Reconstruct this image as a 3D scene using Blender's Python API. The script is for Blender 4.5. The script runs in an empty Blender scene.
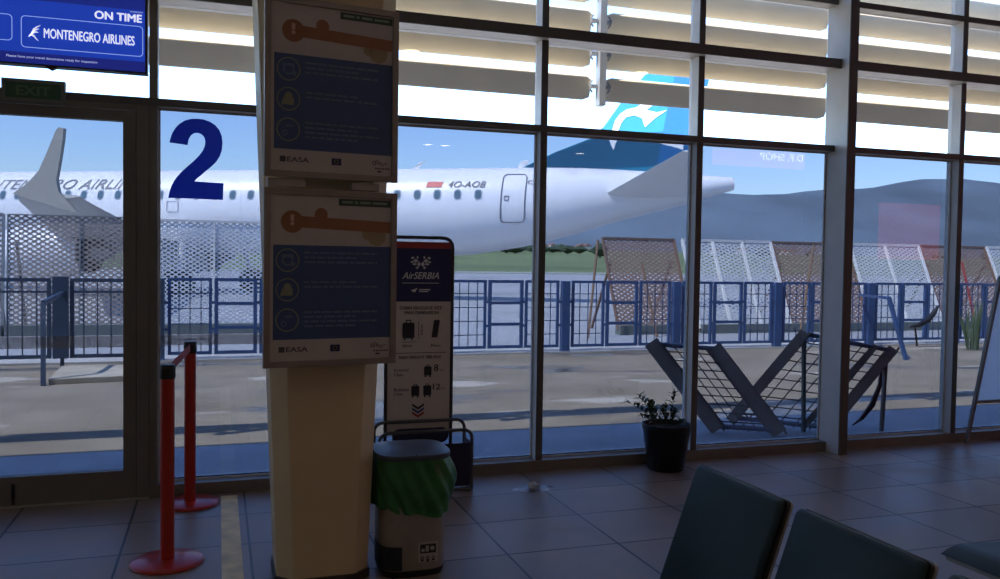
import bpy, bmesh, math, random
from mathutils import Vector, Matrix, Euler
random.seed(7)
SC = bpy.context.scene
COL = SC.collection
PI = math.pi

# ------------------------------------------------------------------ camera
F_PX = 842.8
YAW, PITCH, ROLL = 0.3231, 0.0346, 0.0148
CAM = Vector((0, 0, 1.58))
_f = Vector((math.sin(YAW)*math.cos(PITCH), math.cos(YAW)*math.cos(PITCH), -math.sin(PITCH)))
_r = Vector((math.cos(YAW), -math.sin(YAW), 0))
_u = _r.cross(_f)
RGT = math.cos(ROLL)*_r + math.sin(ROLL)*_u
UPV = -math.sin(ROLL)*_r + math.cos(ROLL)*_u
FWD = _f
cd = bpy.data.cameras.new('camera')
cd.sensor_width = 36.0
cd.lens = F_PX*36/1000
cd.clip_start = 0.05
cd.clip_end = 20000
cam = bpy.data.objects.new('camera', cd)
COL.objects.link(cam)
M = Matrix((RGT, UPV, -FWD)).transposed().to_4x4()
M.translation = CAM
cam.matrix_world = M
SC.camera = cam

# ------------------------------------------------------------------ light and exposure
SUN_DIR = Vector((-0.53, -0.17, 0.81)).normalized()      # towards the sun
w = bpy.data.worlds.new('sky'); SC.world = w; w.use_nodes = True
nt = w.node_tree; nt.nodes.clear()
wo = nt.nodes.new('ShaderNodeOutputWorld'); bg = nt.nodes.new('ShaderNodeBackground')
sk = nt.nodes.new('ShaderNodeTexSky'); sk.sky_type = 'NISHITA'; sk.sun_disc = False
sk.sun_elevation = math.asin(SUN_DIR.z)
sk.sun_rotation = math.atan2(SUN_DIR.x, SUN_DIR.y)
sk.air_density = 1.25; sk.dust_density = 0.25; sk.ozone_density = 2.0
bg.inputs['Strength'].default_value = 0.76
tn = nt.nodes.new('ShaderNodeMixRGB'); tn.blend_type = 'MULTIPLY'; tn.inputs[0].default_value = 1.0; tn.inputs[2].default_value = (0.73, 0.83, 1.06, 1)
nt.links.new(sk.outputs[0], tn.inputs[1]); nt.links.new(tn.outputs[0], bg.inputs[0]); nt.links.new(bg.outputs[0], wo.inputs[0])
sd = bpy.data.lights.new('sun', 'SUN'); sd.energy = 18.0; sd.angle = 0.0095; sd.color = (1.0, 0.94, 0.85)
so = bpy.data.objects.new('sun', sd); COL.objects.link(so)
so.rotation_euler = SUN_DIR.to_track_quat('Z', 'Y').to_euler()
so.location = (0, 0, 30)
SC.view_settings.view_transform = 'Standard'
SC.view_settings.look = 'None'
SC.view_settings.exposure = 0.0
SC.view_settings.gamma = 1.0
SC.view_settings.use_curve_mapping = False
SC.cycles.transparent_max_bounces = 32
SC.cycles.max_bounces = 8
LAMP = 25.0            # radiance of the ceiling lamps

# ------------------------------------------------------------------ helpers
def ray(px, py):
    return FWD + RGT*((px-500)/F_PX) + UPV*((289.5-py)/F_PX)
def at(px, py, Y):
    d = ray(px, py); return CAM + d*(Y/d.y)
def gnd(px, py, z=0.0):
    d = ray(px, py); return CAM + d*((z-CAM.z)/d.z)
def S(r, g, b):
    def c(v):
        v /= 255.0
        return v/12.92 if v <= 0.04045 else ((v+0.055)/1.055)**2.4
    return (c(r), c(g), c(b))

MATS = {}
def mat(name, rgb, rough=0.5, metal=0.0, var=0.08, scale=12.0, bump=0.0, emit=0.0, trans=None, spec=0.5, coord='Object'):
    if name in MATS: return MATS[name]
    m = bpy.data.materials.new(name); m.use_nodes = True
    t = m.node_tree; b = t.nodes['Principled BSDF']
    b.inputs['Roughness'].default_value = rough
    b.inputs['Metallic'].default_value = metal
    b.inputs['Specular IOR Level'].default_value = spec
    b.inputs['Base Color'].default_value = (*rgb, 1)
    tc = t.nodes.new('ShaderNodeTexCoord'); n = t.nodes.new('ShaderNodeTexNoise')
    n.inputs['Scale'].default_value = scale; n.inputs['Detail'].default_value = 4
    t.links.new(tc.outputs[coord], n.inputs['Vector'])
    r = t.nodes.new('ShaderNodeValToRGB')
    r.color_ramp.elements[0].position = 0.3; r.color_ramp.elements[1].position = 0.7
    r.color_ramp.elements[0].color = (*[c*(1-var) for c in rgb], 1)
    r.color_ramp.elements[1].color = (*[min(1, c*(1+var)) for c in rgb], 1)
    t.links.new(n.outputs['Fac'], r.inputs['Fac'])
    t.links.new(r.outputs[0], b.inputs['Base Color'])
    if emit > 0:
        t.links.new(r.outputs[0], b.inputs['Emission Color'])
        b.inputs['Emission Strength'].default_value = emit
    if bump > 0:
        bp = t.nodes.new('ShaderNodeBump'); bp.inputs['Strength'].default_value = bump
        bp.inputs['Distance'].default_value = 0.01
        t.links.new(n.outputs['Fac'], bp.inputs['Height']); t.links.new(bp.outputs[0], b.inputs['Normal'])
    MATS[name] = m
    return m

def mnode(t, op, a, b=None, c=None):
    n = t.nodes.new('ShaderNodeMath'); n.operation = op
    for i, v in enumerate((a, b, c)):
        if v is None: continue
        if isinstance(v, (int, float)): n.inputs[i].default_value = v
        else: t.links.new(v, n.inputs[i])
    return n.outputs[0]

def glass_mat(name, tint, refl=1.0):
    m = bpy.data.materials.new(name); m.use_nodes = True
    t = m.node_tree; t.nodes.clear()
    o = t.nodes.new('ShaderNodeOutputMaterial'); mx = t.nodes.new('ShaderNodeMixShader')
    tr = t.nodes.new('ShaderNodeBsdfTransparent'); tr.inputs[0].default_value = (*[math.sqrt(c) for c in tint], 1)
    gl = t.nodes.new('ShaderNodeBsdfGlossy'); gl.inputs['Roughness'].default_value = 0.0
    lw = t.nodes.new('ShaderNodeLayerWeight')
    p5 = mnode(t, 'POWER', lw.outputs['Facing'], 5.0)
    fr = mnode(t, 'MULTIPLY_ADD', p5, 0.96*refl, 0.035*refl)
    t.links.new(fr, mx.inputs[0]); t.links.new(tr.outputs[0], mx.inputs[1]); t.links.new(gl.outputs[0], mx.inputs[2])
    t.links.new(mx.outputs[0], o.inputs[0])
    MATS[name] = m
    return m

def mesh_mat(name, rgb, pu, pv, thr, rough=0.6):
    """expanded metal: staggered lens-shaped holes, object X along, object Y up the sheet"""
    m = bpy.data.materials.new(name); m.use_nodes = True
    t = m.node_tree; b = t.nodes['Principled BSDF']; o = t.nodes['Material Output']
    b.inputs['Base Color'].default_value = (*rgb, 1); b.inputs['Roughness'].default_value = rough
    tc = t.nodes.new('ShaderNodeTexCoord'); sx = t.nodes.new('ShaderNodeSeparateXYZ')
    t.links.new(tc.outputs['UV'], sx.inputs[0])
    cu = mnode(t, 'COSINE', mnode(t, 'MULTIPLY', sx.outputs[0], 2*PI/pu))
    cv = mnode(t, 'COSINE', mnode(t, 'MULTIPLY', sx.outputs[1], 2*PI/pv))
    hole = mnode(t, 'GREATER_THAN', mnode(t, 'ABSOLUTE', mnode(t, 'ADD', cu, cv)), thr)
    n = t.nodes.new('ShaderNodeTexNoise'); n.inputs['Scale'].default_value = 1.3
    t.links.new(tc.outputs['Object'], n.inputs['Vector'])
    r = t.nodes.new('ShaderNodeValToRGB')
    r.color_ramp.elements[0].color = (*[c*0.75 for c in rgb], 1); r.color_ramp.elements[1].color = (*[min(1, c*1.2) for c in rgb], 1)
    t.links.new(n.outputs['Fac'], r.inputs['Fac']); t.links.new(r.outputs[0], b.inputs['Base Color'])
    tr = t.nodes.new('ShaderNodeBsdfTransparent'); mx = t.nodes.new('ShaderNodeMixShader')
    t.links.new(hole, mx.inputs[0]); t.links.new(b.outputs[0], mx.inputs[1]); t.links.new(tr.outputs[0], mx.inputs[2])
    t.links.new(mx.outputs[0], o.inputs['Surface'])
    MATS[name] = m
    return m

class MB:
    """collects shapes in world coordinates; build() links them as ONE mesh object"""
    def __init__(s): s.v = []; s.f = []; s.uv = {}
    def add(s, vs, fs):
        k = len(s.v); s.v += [Vector(p) for p in vs]; s.f += [tuple(i+k for i in f) for f in fs]; return s
    def box(s, x0, x1, y0, y1, z0, z1):
        return s.add([(x0,y0,z0),(x1,y0,z0),(x1,y1,z0),(x0,y1,z0),(x0,y0,z1),(x1,y0,z1),(x1,y1,z1),(x0,y1,z1)],
                     [(0,3,2,1),(4,5,6,7),(0,1,5,4),(1,2,6,5),(2,3,7,6),(3,0,4,7)])
    def obox(s, c, ax, ay, az):
        """oriented box: centre and three half-extent vectors"""
        c, ax, ay, az = Vector(c), Vector(ax), Vector(ay), Vector(az)
        vs = [c+i*ax+j*ay+k*az for k in (-1,1) for (i,j) in ((-1,-1),(1,-1),(1,1),(-1,1))]
        return s.add(vs, [(0,3,2,1),(4,5,6,7),(0,1,5,4),(1,2,6,5),(2,3,7,6),(3,0,4,7)])
    def bar(s, a, b, w, h, up=(0,0,1)):
        """rectangular bar from a to b, w wide across, h along 'up'"""
        a, b = Vector(a), Vector(b); d = (b-a).normalized(); up = Vector(up)
        sd = d.cross(up)
        if sd.length < 1e-5: sd = d.cross(Vector((0,1,0)))
        sd.normalize(); u2 = sd.cross(d)
        return s.obox((a+b)/2, (b-a)/2, sd*w/2, u2*h/2)
    def rings(s, rs, cap=True, close=False):
        n = len(rs[0]); k = len(s.v); fs = []
        for r in rs: s.v += [Vector(p) for p in r]
        m = len(rs)
        for i in range(m if close else m-1):
            for j in range(n):
                a = k+i*n+j; b = k+i*n+(j+1) % n; c = k+((i+1) % m)*n+(j+1) % n; d = k+((i+1) % m)*n+j
                fs.append((a, b, c, d))
        if cap and not close:
            fs.append(tuple(k+j for j in reversed(range(n)))); fs.append(tuple(k+(m-1)*n+j for j in range(n)))
        s.f += fs; return s
    def tube(s, pts, rad, n=8, close=False):
        pts = [Vector(p) for p in pts]; m = len(pts)
        if not hasattr(rad, '__len__'): rad = [rad]*m
        rs = []; prev = None
        for i, p in enumerate(pts):
            a = pts[i-1] if (i > 0 or close) else p; b = pts[(i+1) % m] if (i < m-1 or close) else p
            d = (b-a).normalized()
            if prev is None:
                u = d.orthogonal().normalized()
            else:
                u = (prev-d*prev.dot(d))
                u = u.normalized() if u.length > 1e-6 else d.orthogonal().normalized()
            prev = u; v = d.cross(u)
            rs.append([p+rad[i]*(math.cos(2*PI*j/n)*u+math.sin(2*PI*j/n)*v) for j in range(n)])
        return s.rings(rs, True, close)
    def lathe(s, prof, c=(0,0,0), n=32):
        c = Vector(c)
        rs = [[c+Vector((r*math.cos(2*PI*j/n), r*math.sin(2*PI*j/n), z)) for j in range(n)] for r, z in prof]
        return s.rings(rs)
    def prism(s, pts, off):
        """polygon (3D points) thickened by vector off"""
        off = Vector(off); n = len(pts); k = len(s.v)
        s.v += [Vector(p) for p in pts]+[Vector(p)+off for p in pts]
        s.f += [tuple(k+i for i in reversed(range(n))), tuple(k+n+i for i in range(n))]
        s.f += [(k+i, k+(i+1) % n, k+n+(i+1) % n, k+n+i) for i in range(n)]
        return s
    def build(s, name, m, parent=None, smooth=False, bevel=0.0, root=None):
        me = bpy.data.meshes.new(name)
        base = root_loc(parent)
        rot = root_rot(parent)
        vs = [rot @ (v-base) for v in s.v] if parent else s.v
        if not parent:
            # origin at the bottom centre of the shape
            xs = [v.x for v in s.v]; ys = [v.y for v in s.v]; zs = [v.z for v in s.v]
            base = Vector(((min(xs)+max(xs))/2, (min(ys)+max(ys))/2, min(zs)))
            vs = [v-base for v in s.v]
        me.from_pydata([tuple(v) for v in vs], [], s.f)
        bm = bmesh.new(); bm.from_mesh(me)
        bmesh.ops.recalc_face_normals(bm, faces=bm.faces)
        if bevel > 0:
            bmesh.ops.bevel(bm, geom=[e for e in bm.edges], offset=bevel, segments=2, affect='EDGES', profile=0.7)
        bm.to_mesh(me); bm.free()
        if smooth:
            for p in me.polygons: p.use_smooth = True
            try: me.set_sharp_from_angle(angle=math.radians(50))
            except Exception: pass
        me.materials.append(m)
        o = bpy.data.objects.new(name, me); COL.objects.link(o)
        if parent: o.parent = parent
        else: o.location = base
        return o

def root_of(o):
    while o.parent: o = o.parent
    return o
def root_loc(o):
    return Vector(root_of(o).location) if o else Vector((0,0,0))
def root_rot(o):
    return root_of(o).rotation_euler.to_matrix().inverted() if o else Matrix.Identity(3)
def tag(o, label, cat, group=None, kind=None):
    o['label'] = label; o['category'] = cat
    if group: o['group'] = group
    if kind: o['kind'] = kind
    return o
def thing(name, loc, label, cat, group=None, rotz=0.0, kind=None):
    o = bpy.data.objects.new(name, None); COL.objects.link(o)
    o.location = loc; o.rotation_euler = (0,0,rotz)
    o.empty_display_size = 0.1
    return tag(o, label, cat, group, kind)

_tcache = {}
def text2d(body, bold=0.0, shear=0.0, spacing=1.0):
    """flat letters as (verts2d, faces), width and height normalised to the letters' own box"""
    k = (body, bold, shear, spacing)
    if k in _tcache: return _tcache[k]
    cu = bpy.data.curves.new('lettering', 'FONT'); cu.body = body; cu.shear = shear
    cu.space_character = spacing; cu.resolution_u = 4
    ob = bpy.data.objects.new('lettering', cu); COL.objects.link(ob)
    bpy.context.view_layer.update()
    dg = bpy.context.evaluated_depsgraph_get()
    me = ob.evaluated_get(dg).to_mesh()
    vs = [(v.co.x, v.co.y) for v in me.vertices]; fs = [tuple(p.vertices) for p in me.polygons]
    ob.evaluated_get(dg).to_mesh_clear()
    bpy.data.objects.remove(ob); bpy.data.curves.remove(cu)
    x0 = min(v[0] for v in vs); x1 = max(v[0] for v in vs); y0 = min(v[1] for v in vs); y1 = max(v[1] for v in vs)
    if bold > 0:                       # heavier strokes: the same letters set a hair apart
        n0, v0, f0 = len(vs), list(vs), list(fs)
        for q, (dx, dy) in enumerate(((bold, 0), (bold*0.5, bold*0.4), (bold*0.5, -bold*0.4))):
            vs += [(x+dx, y+dy) for x, y in v0]; fs += [tuple(i+n0*(q+1) for i in f) for f in f0]
        x0 = min(v[0] for v in vs); x1 = max(v[0] for v in vs); y0 = min(v[1] for v in vs); y1 = max(v[1] for v in vs)
    nn = len(vs) if bold <= 0 else n0
    out = ([((v[0]-x0)/(x1-x0), (v[1]-y0)/(y1-y0), i//nn) for i, v in enumerate(vs)], fs, (x1-x0)/(y1-y0))
    _tcache[k] = out
    return out
def text_box(mb, body, o, ux, uz, w=None, h=None, **kw):
    """letters set in the box from o along ux (width w) and uz (height h)"""
    vs, fs, asp = text2d(body, **kw)
    if w is None: w = h*asp
    if h is None: h = w/asp
    o, ux, uz = Vector(o), Vector(ux), Vector(uz)
    nrm = ux.cross(uz)*0.00012
    mb.add([o+ux*(x*w)+uz*(y*h)+nrm*q for x, y, q in vs], fs)
    return mb
def disc(mb, c, ux, uz, r, n=20, r2=None):
    c, ux, uz = Vector(c), Vector(ux), Vector(uz)
    if r2 is None:
        mb.add([c+ux*r*math.cos(2*PI*i/n)+uz*r*math.sin(2*PI*i/n) for i in range(n)], [tuple(range(n))])
    else:
        a = [c+ux*r*math.cos(2*PI*i/n)+uz*r*math.sin(2*PI*i/n) for i in range(n)]
        b = [c+ux*r2*math.cos(2*PI*i/n)+uz*r2*math.sin(2*PI*i/n) for i in range(n)]
        mb.add(a+b, [(i, (i+1) % n, n+(i+1) % n, n+i) for i in range(n)])
    return mb
def rect(mb, o, ux, uz, x0, x1, z0, z1):
    o, ux, uz = Vector(o), Vector(ux), Vector(uz)
    mb.add([o+ux*x+uz*z for x, z in ((x0,z0),(x1,z0),(x1,z1),(x0,z1))], [(0,1,2,3)])
    return mb
def rrect_pts(x0, x1, z0, z1, r, n=5):
    out = []
    for cx, cz, a0 in ((x1-r,z0+r,-PI/2),(x1-r,z1-r,0),(x0+r,z1-r,PI/2),(x0+r,z0+r,PI)):
        for i in range(n+1):
            a = a0+PI/2*i/n; out.append((cx+r*math.cos(a), cz+r*math.sin(a)))
    return out
UX, UZ = Vector((1,0,0)), Vector((0,0,1))

# ------------------------------------------------------------------ materials
frame_m = mat('taupe_frame', (0.17,0.155,0.135), 0.45, 0.0, 0.06, 6)
frame_g = mat('steel_post', (0.60,0.58,0.54), 0.4, 0.0, 0.05, 6)
shade_front_m = mat('backlit_front_tone', (0.10,0.097,0.088), 0.45, 0.0, 0.06, 6)  # dark tone puts the backlit shade of the inner faces into colour
glass_t = glass_mat('tinted_glass', (0.145,0.163,0.2), 1.0)
glass_c = glass_mat('clear_glass', (0.86,0.88,0.88), 1.0)
white_paint = mat('white_paint', (0.72,0.71,0.68), 0.6)
black_m = mat('black_plastic', (0.012,0.012,0.013), 0.4)
red_m = mat('red_paint', (0.44,0.024,0.013), 0.28, 0, 0.06)
navy_m = mat('navy_print', (0.012,0.018,0.09), 0.5)
chrome_m = mat('brushed_steel', (0.5,0.49,0.47), 0.3, 0.9, 0.08, 40)
grey_metal = mat('grey_metal', (0.30,0.30,0.30), 0.4, 0.6)

# floor tiles
def floor_mat():
    m = bpy.data.materials.new('floor_tiles'); m.use_nodes = True
    t = m.node_tree; b = t.nodes['Principled BSDF']
    g = t.nodes.new('ShaderNodeNewGeometry'); mp = t.nodes.new('ShaderNodeMapping')
    mp.inputs['Location'].default_value = (-1.481+0.656*40, -4.786+0.559*40, 0)
    t.links.new(g.outputs['Position'], mp.inputs['Vector'])
    br = t.nodes.new('ShaderNodeTexBrick'); br.offset = 0.0; br.squash = 1.0
    br.inputs['Scale'].default_value = 1.0; br.inputs['Brick Width'].default_value = 0.656
    br.inputs['Row Height'].default_value = 0.559; br.inputs['Mortar Size'].default_value = 0.0075
    br.inputs['Mortar Smooth'].default_value = 0.2
    br.inputs['Color1'].default_value = (0.235,0.178,0.142,1); br.inputs['Color2'].default_value = (0.31,0.235,0.19,1)
    br.inputs['Mortar'].default_value = (0.02,0.018,0.016,1); br.inputs['Bias'].default_value = 0.0
    t.links.new(mp.outputs[0], br.inputs['Vector'])
    n = t.nodes.new('ShaderNodeTexNoise'); n.inputs['Scale'].default_value = 3.0; n.inputs['Detail'].default_value = 6
    t.links.new(g.outputs['Position'], n.inputs['Vector'])
    mx = t.nodes.new('ShaderNodeMixRGB'); mx.blend_type = 'MULTIPLY'; mx.inputs[0].default_value = 0.55
    rp = t.nodes.new('ShaderNodeValToRGB'); rp.color_ramp.elements[0].color = (0.55,0.55,0.58,1); rp.color_ramp.elements[1].color = (1.15,1.1,1.05,1)
    rp.color_ramp.elements[0].position = 0.3; rp.color_ramp.elements[1].position = 0.7
    t.links.new(n.outputs['Fac'], rp.inputs[0])
    t.links.new(br.outputs['Color'], mx.inputs[1]); t.links.new(rp.outputs[0], mx.inputs[2])
    t.links.new(mx.outputs[0], b.inputs['Base Color'])
    rr = mnode(t, 'MULTIPLY_ADD', n.outputs['Fac'], 0.25, 0.26)
    t.links.new(rr, b.inputs['Roughness'])
    bp = t.nodes.new('ShaderNodeBump'); bp.inputs['Strength'].default_value = 0.5; bp.inputs['Distance'].default_value = 0.004; bp.invert = True
    t.links.new(br.outputs['Fac'], bp.inputs['Height']); t.links.new(bp.outputs[0], b.inputs['Normal'])
    b.inputs['Specular IOR Level'].default_value = 0.45
    return m

def apron_mat():
    m = bpy.data.materials.new('stained_concrete'); m.use_nodes = True
    t = m.node_tree; b = t.nodes['Principled BSDF']
    g = t.nodes.new('ShaderNodeNewGeometry')
    def noise(sc, det=6, st=(1,1,1), seed=0):
        mp = t.nodes.new('ShaderNodeMapping'); mp.inputs['Scale'].default_value = st; mp.inputs['Location'].default_value = (seed,seed*.7,0)
        t.links.new(g.outputs['Position'], mp.inputs['Vector'])
        n = t.nodes.new('ShaderNodeTexNoise'); n.inputs['Scale'].default_value = sc; n.inputs['Detail'].default_value = det
        t.links.new(mp.outputs[0], n.inputs['Vector']); return n.outputs['Fac']
    def ramp(f, a, ca, b_, cb):
        r = t.nodes.new('ShaderNodeValToRGB'); r.color_ramp.elements[0].position = a; r.color_ramp.elements[1].position = b_
        r.color_ramp.elements[0].color = (*ca,1); r.color_ramp.elements[1].color = (*cb,1)
        t.links.new(f, r.inputs[0]); return r.outputs[0]
    base = ramp(noise(0.9, 8), 0.3, (0.175,0.145,0.10), 0.7, (0.27,0.23,0.17))
    # worn pale patches and wet dark pools, wide across the view
    pale = ramp(noise(0.8, 7, (0.6,1.6,1), 11), 0.60, (0,0,0), 0.66, (1,1,1))
    wet = ramp(noise(0.55, 5, (0.5,1.3,1), 31), 0.57, (0,0,0), 0.63, (1,1,1))
    m1 = t.nodes.new('ShaderNodeMixRGB'); t.links.new(pale, m1.inputs[0]); t.links.new(base, m1.inputs[1]); m1.inputs[2].default_value = (0.42,0.385,0.32,1)
    m2 = t.nodes.new('ShaderNodeMixRGB'); t.links.new(wet, m2.inputs[0]); t.links.new(m1.outputs[0], m2.inputs[1]); m2.inputs[2].default_value = (0.11,0.092,0.068,1)
    t.links.new(m2.outputs[0], b.inputs['Base Color'])
    r2 = t.nodes.new('ShaderNodeMixRGB'); t.links.new(wet, r2.inputs[0]); r2.inputs[1].default_value = (0.85,)*3+(1,); r2.inputs[2].default_value = (0.22,)*3+(1,)
    t.links.new(r2.outputs[0], b.inputs['Roughness'])
    return m

# ------------------------------------------------------------------ the setting
D = 5.872
GLY = D+0.095
ZT1a, ZT1b, ZT2a, ZT2b, ZT3a, ZT3b, ZTOP = 2.537, 2.584, 3.214, 3.290, 3.755, 3.802, 4.45
XL, XR, YB = -7.0, 20.0, -12.0

def struct(o, label, cat): return tag(o, label, cat, None, 'structure')
fl = MB().box(XL, XR, YB, D+0.21, -0.15, 0).build('floor', floor_mat())
struct(fl, 'dark brown grey square floor tiles with dark joints', 'floor')
yl = MB().box(0.022, 0.125, 1.5, D-0.08, 0.0, 0.0015).build('floor_marking', mat('yellow_tape', (0.80,0.60,0.26), 0.5, 0, 0.25, 9), fl)
yl['label'] = 'worn pale yellow line on the tiles'
struct(MB().box(XL-0.3, XR+0.3, YB-0.3, D+0.55, ZTOP, ZTOP+0.3).build('ceiling', white_paint), 'flat white hall ceiling above the glass front', 'ceiling')  # outer edge stretched unseen past the glass to shade the walkway
struct(MB().box(XL-0.2, XL, YB, D+0.21, 0, ZTOP).build('wall_left', mat('beige_wall', (0.55,0.47,0.36), 0.7)), 'plain beige side wall left of the glass front', 'wall')
struct(MB().box(XR, XR+0.2, YB, D+0.21, 0, ZTOP).build('wall_right', MATS['beige_wall']), 'plain beige side wall right of the glass front', 'wall')
struct(MB().box(XL-0.2, XR+0.2, YB-0.2, YB, 0, ZTOP).build('wall_back', MATS['beige_wall']), 'plain beige wall behind the waiting area', 'wall')

# mullions (right edges) of the glass front
MX = [-5.74, -4.40, -3.055, -1.713, -0.371, 0.971, 2.318, 3.647, 4.985, 6.325, 7.666, 9.006, 10.35, 11.69, 13.03]
MW = 0.05
for k, x in enumerate(MX):
    if abs(x-4.985) < 0.01:
        o = MB().box(4.906, 4.985, 5.713, 5.985, 0, ZTOP).build('trim_%d' % (k+1), frame_g, bevel=0.004)
        MB().box(4.904, 4.987, 5.703, 5.7135, 0, ZTOP).build('shaded_front', shade_front_m, o)
        struct(o, 'deep grey steel post standing forward of the window frames', 'post')
    else:
        o = MB().box(x-MW, x, D, D+0.14, 0.08, ZTOP).build('trim_%d' % (k+1), frame_m if k < 5 else frame_g)
        if k >= 5: MB().box(x-MW-0.001, x+0.001, D-0.001, D+0.006, 0.08, ZTOP).build('shaded_front', shade_front_m, o)  # thin added front strip, coloured dark as if backlit
        lab = {4: 'brown upright frame between the glass door and the pane with the number',
               5: 'brown upright frame hidden behind the pillar', 6: 'upright window frame right of the baggage stand',
               7: 'upright window frame behind the potted plant', 9: 'upright window frame left of the easel board'}.get(k, 'upright window frame outside the view %d' % k)
        struct(o, lab, 'frame')
for k, (za, zb, dp, lab) in enumerate(((0.0, 0.08, 0.20, 'low brown sill rail along the foot of the windows'),
                                       (ZT1a, ZT1b, 0.13, 'lower dark cross rail of the window front'),
                                       (ZT2a, ZT2b, 0.165, 'upper dark cross rail with pale underside'),
                                       (ZT3a, ZT3b, 0.13, 'topmost dark cross rail of the window front'))):
    x0 = XL if k else -0.371
    m = MB().box(x0, XR, D-(0.006 if k == 0 else 0.062 if k == 2 else 0.002), D+dp, za, zb)
    if k == 0: m.box(XL, -1.713-MW, D-0.006, D+dp, za, zb)
    o = m.build('trim_%d' % (k+20), frame_m if k == 0 else mat('rail_metal', (0.50,0.46,0.40), 0.4, 0.0))
    if k: MB().box(x0, XR, D-(0.074 if k == 2 else 0.014), D-(0.061 if k == 2 else 0.0015), za-0.001, zb+0.001).build('shaded_front', shade_front_m, o)
    struct(o, lab, 'rail')

wn = 0
for k in range(len(MX)-1):
    xa, xb = MX[k], MX[k+1]-MW
    if k == 7: xb = 4.906
    wn += 1
    wt = thing('window_%d' % wn, ((xa+xb)/2, GLY, 0), 'x', 'window', None, 0, 'structure')
    wt['label'] = {2: 'clear glazing above and left of the glass door', 3: 'clear glazing above the glass door', 4: 'window with the big blue number', 5: 'window behind the pillar and baggage stand',
                   6: 'window left of the potted plant', 7: 'window right of the potted plant', 8: 'narrow bay right of the deep steel post',
                   9: 'window behind the easel board'}.get(k, 'window bay outside the view %d' % k)
    if k != 3:
        MB().box(xa, xb, GLY, GLY+0.01, 0.08, ZT1a).build('pane', glass_t, wt)
        # pale glazing bead around the tinted pane
        b = MB(); bw = 0.012
        b.box(xa, xb, GLY-0.012, GLY-0.001, 0.08, 0.08+bw).box(xa, xb, GLY-0.012, GLY-0.001, ZT1a-bw, ZT1a)
        b.box(xa, xa+bw, GLY-0.012, GLY-0.001, 0.08+bw, ZT1a-bw).box(xb-bw, xb, GLY-0.012, GLY-0.001, 0.08+bw, ZT1a-bw)
        b.build('glazing_bead', mat('pale_bead', (0.6,0.6,0.58), 0.5), wt)
    if k != 3: MB().box(xa, xb, GLY+0.012, GLY+0.06, 0.08, 0.098).build('outer_sill', mat('pale_bead', (0.6,0.6,0.58), 0.5), wt)
    for za, zb in ((ZT1b, ZT2a), (ZT2b, ZT3a), (ZT3b, ZTOP)):
        MB().box(xa, xb, GLY, GLY+0.01, za, zb).build('upper_pane', glass_c, wt)

# glass door in the bay left of the number
dr = thing('door_1', (-1.07, D, 0), 'brown framed glass exit door left of the numbered window', 'door', None, 0, 'structure')
fm = MB().box(-0.421-0.075, -0.421, D-0.01, D+0.16, 0, ZT1a).box(-1.713, -1.713+0.075, D-0.01, D+0.16, 0, ZT1a).box(-1.713+0.075, -0.496, D-0.01, D+0.16, 2.50, ZT1a)
fm.build('door_frame', frame_m, dr, bevel=0.004)
x0, x1 = -1.636, -0.498
lf = MB().box(x1-0.078, x1, D+0.0, D+0.07, 0.012, 2.495).box(x0, x0+0.078, D, D+0.07, 0.012, 2.495)
lf.box(x0+0.078, x1-0.078, D, D+0.07, 2.43, 2.495).box(x0+0.078, x1-0.078, D, D+0.07, 0.012, 0.19)
leaf = lf.build('door_leaf', frame_m, dr, bevel=0.003)
MB().box(x0+0.078, x1-0.078, D+0.03, D+0.04, 0.19, 2.43).build('pane', glass_t, leaf)
MB().box(-1.21, -1.195, D-0.014, D+0.002, 0.02, 0.15).tube([(-1.2025, D-0.012, 0.06), (-1.2025, D-0.03, 0.075), (-1.2025, D-0.012, 0.09)], 0.005).build('door_bolt', black_m, leaf)
MB().tube([(-1.56, D-0.05, 0.85), (-1.56, D-0.05, 1.25)], 0.014).bar((-1.56, D-0.05, 0.9), (-1.56, D+0.01, 0.9), .015, .015).bar((-1.56, D-0.05, 1.2), (-1.56, D+0.01, 1.2), .015, .015).build('door_handle', chrome_m, leaf)
MB().box(-1.713, -0.421, D-0.02, D+0.16, 0, 0.012).build('threshold', mat('worn_aluminium', (0.45,0.44,0.42), 0.35, 0.7), dr)
MB().box(-0.438, -0.371, D-0.012, D+0.18, 0, 0.085).build('jamb_foot', frame_m, dr)

# frosted safety strip on the door and on the numbered pane
band_m = bpy.data.materials.new('safety_film'); band_m.use_nodes = True
_t = band_m.node_tree; _b = _t.nodes['Principled BSDF']; _b.inputs['Base Color'].default_value = (0.33,0.36,0.38,1); _b.inputs['Roughness'].default_value = 0.6
_b.inputs['Alpha'].default_value = 0.45
bd = MB().box(x0+0.08, x1-0.08, D+0.027, D+0.0285, 0.985, 1.06).build('safety_strip', band_m, leaf)
w4 = [o for o in bpy.data.objects if o.name == 'window_5'][0]
MB().box(-0.355, 0.915, GLY-0.003, GLY-0.001, 0.985, 1.055).build('safety_strip', band_m, w4)

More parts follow.
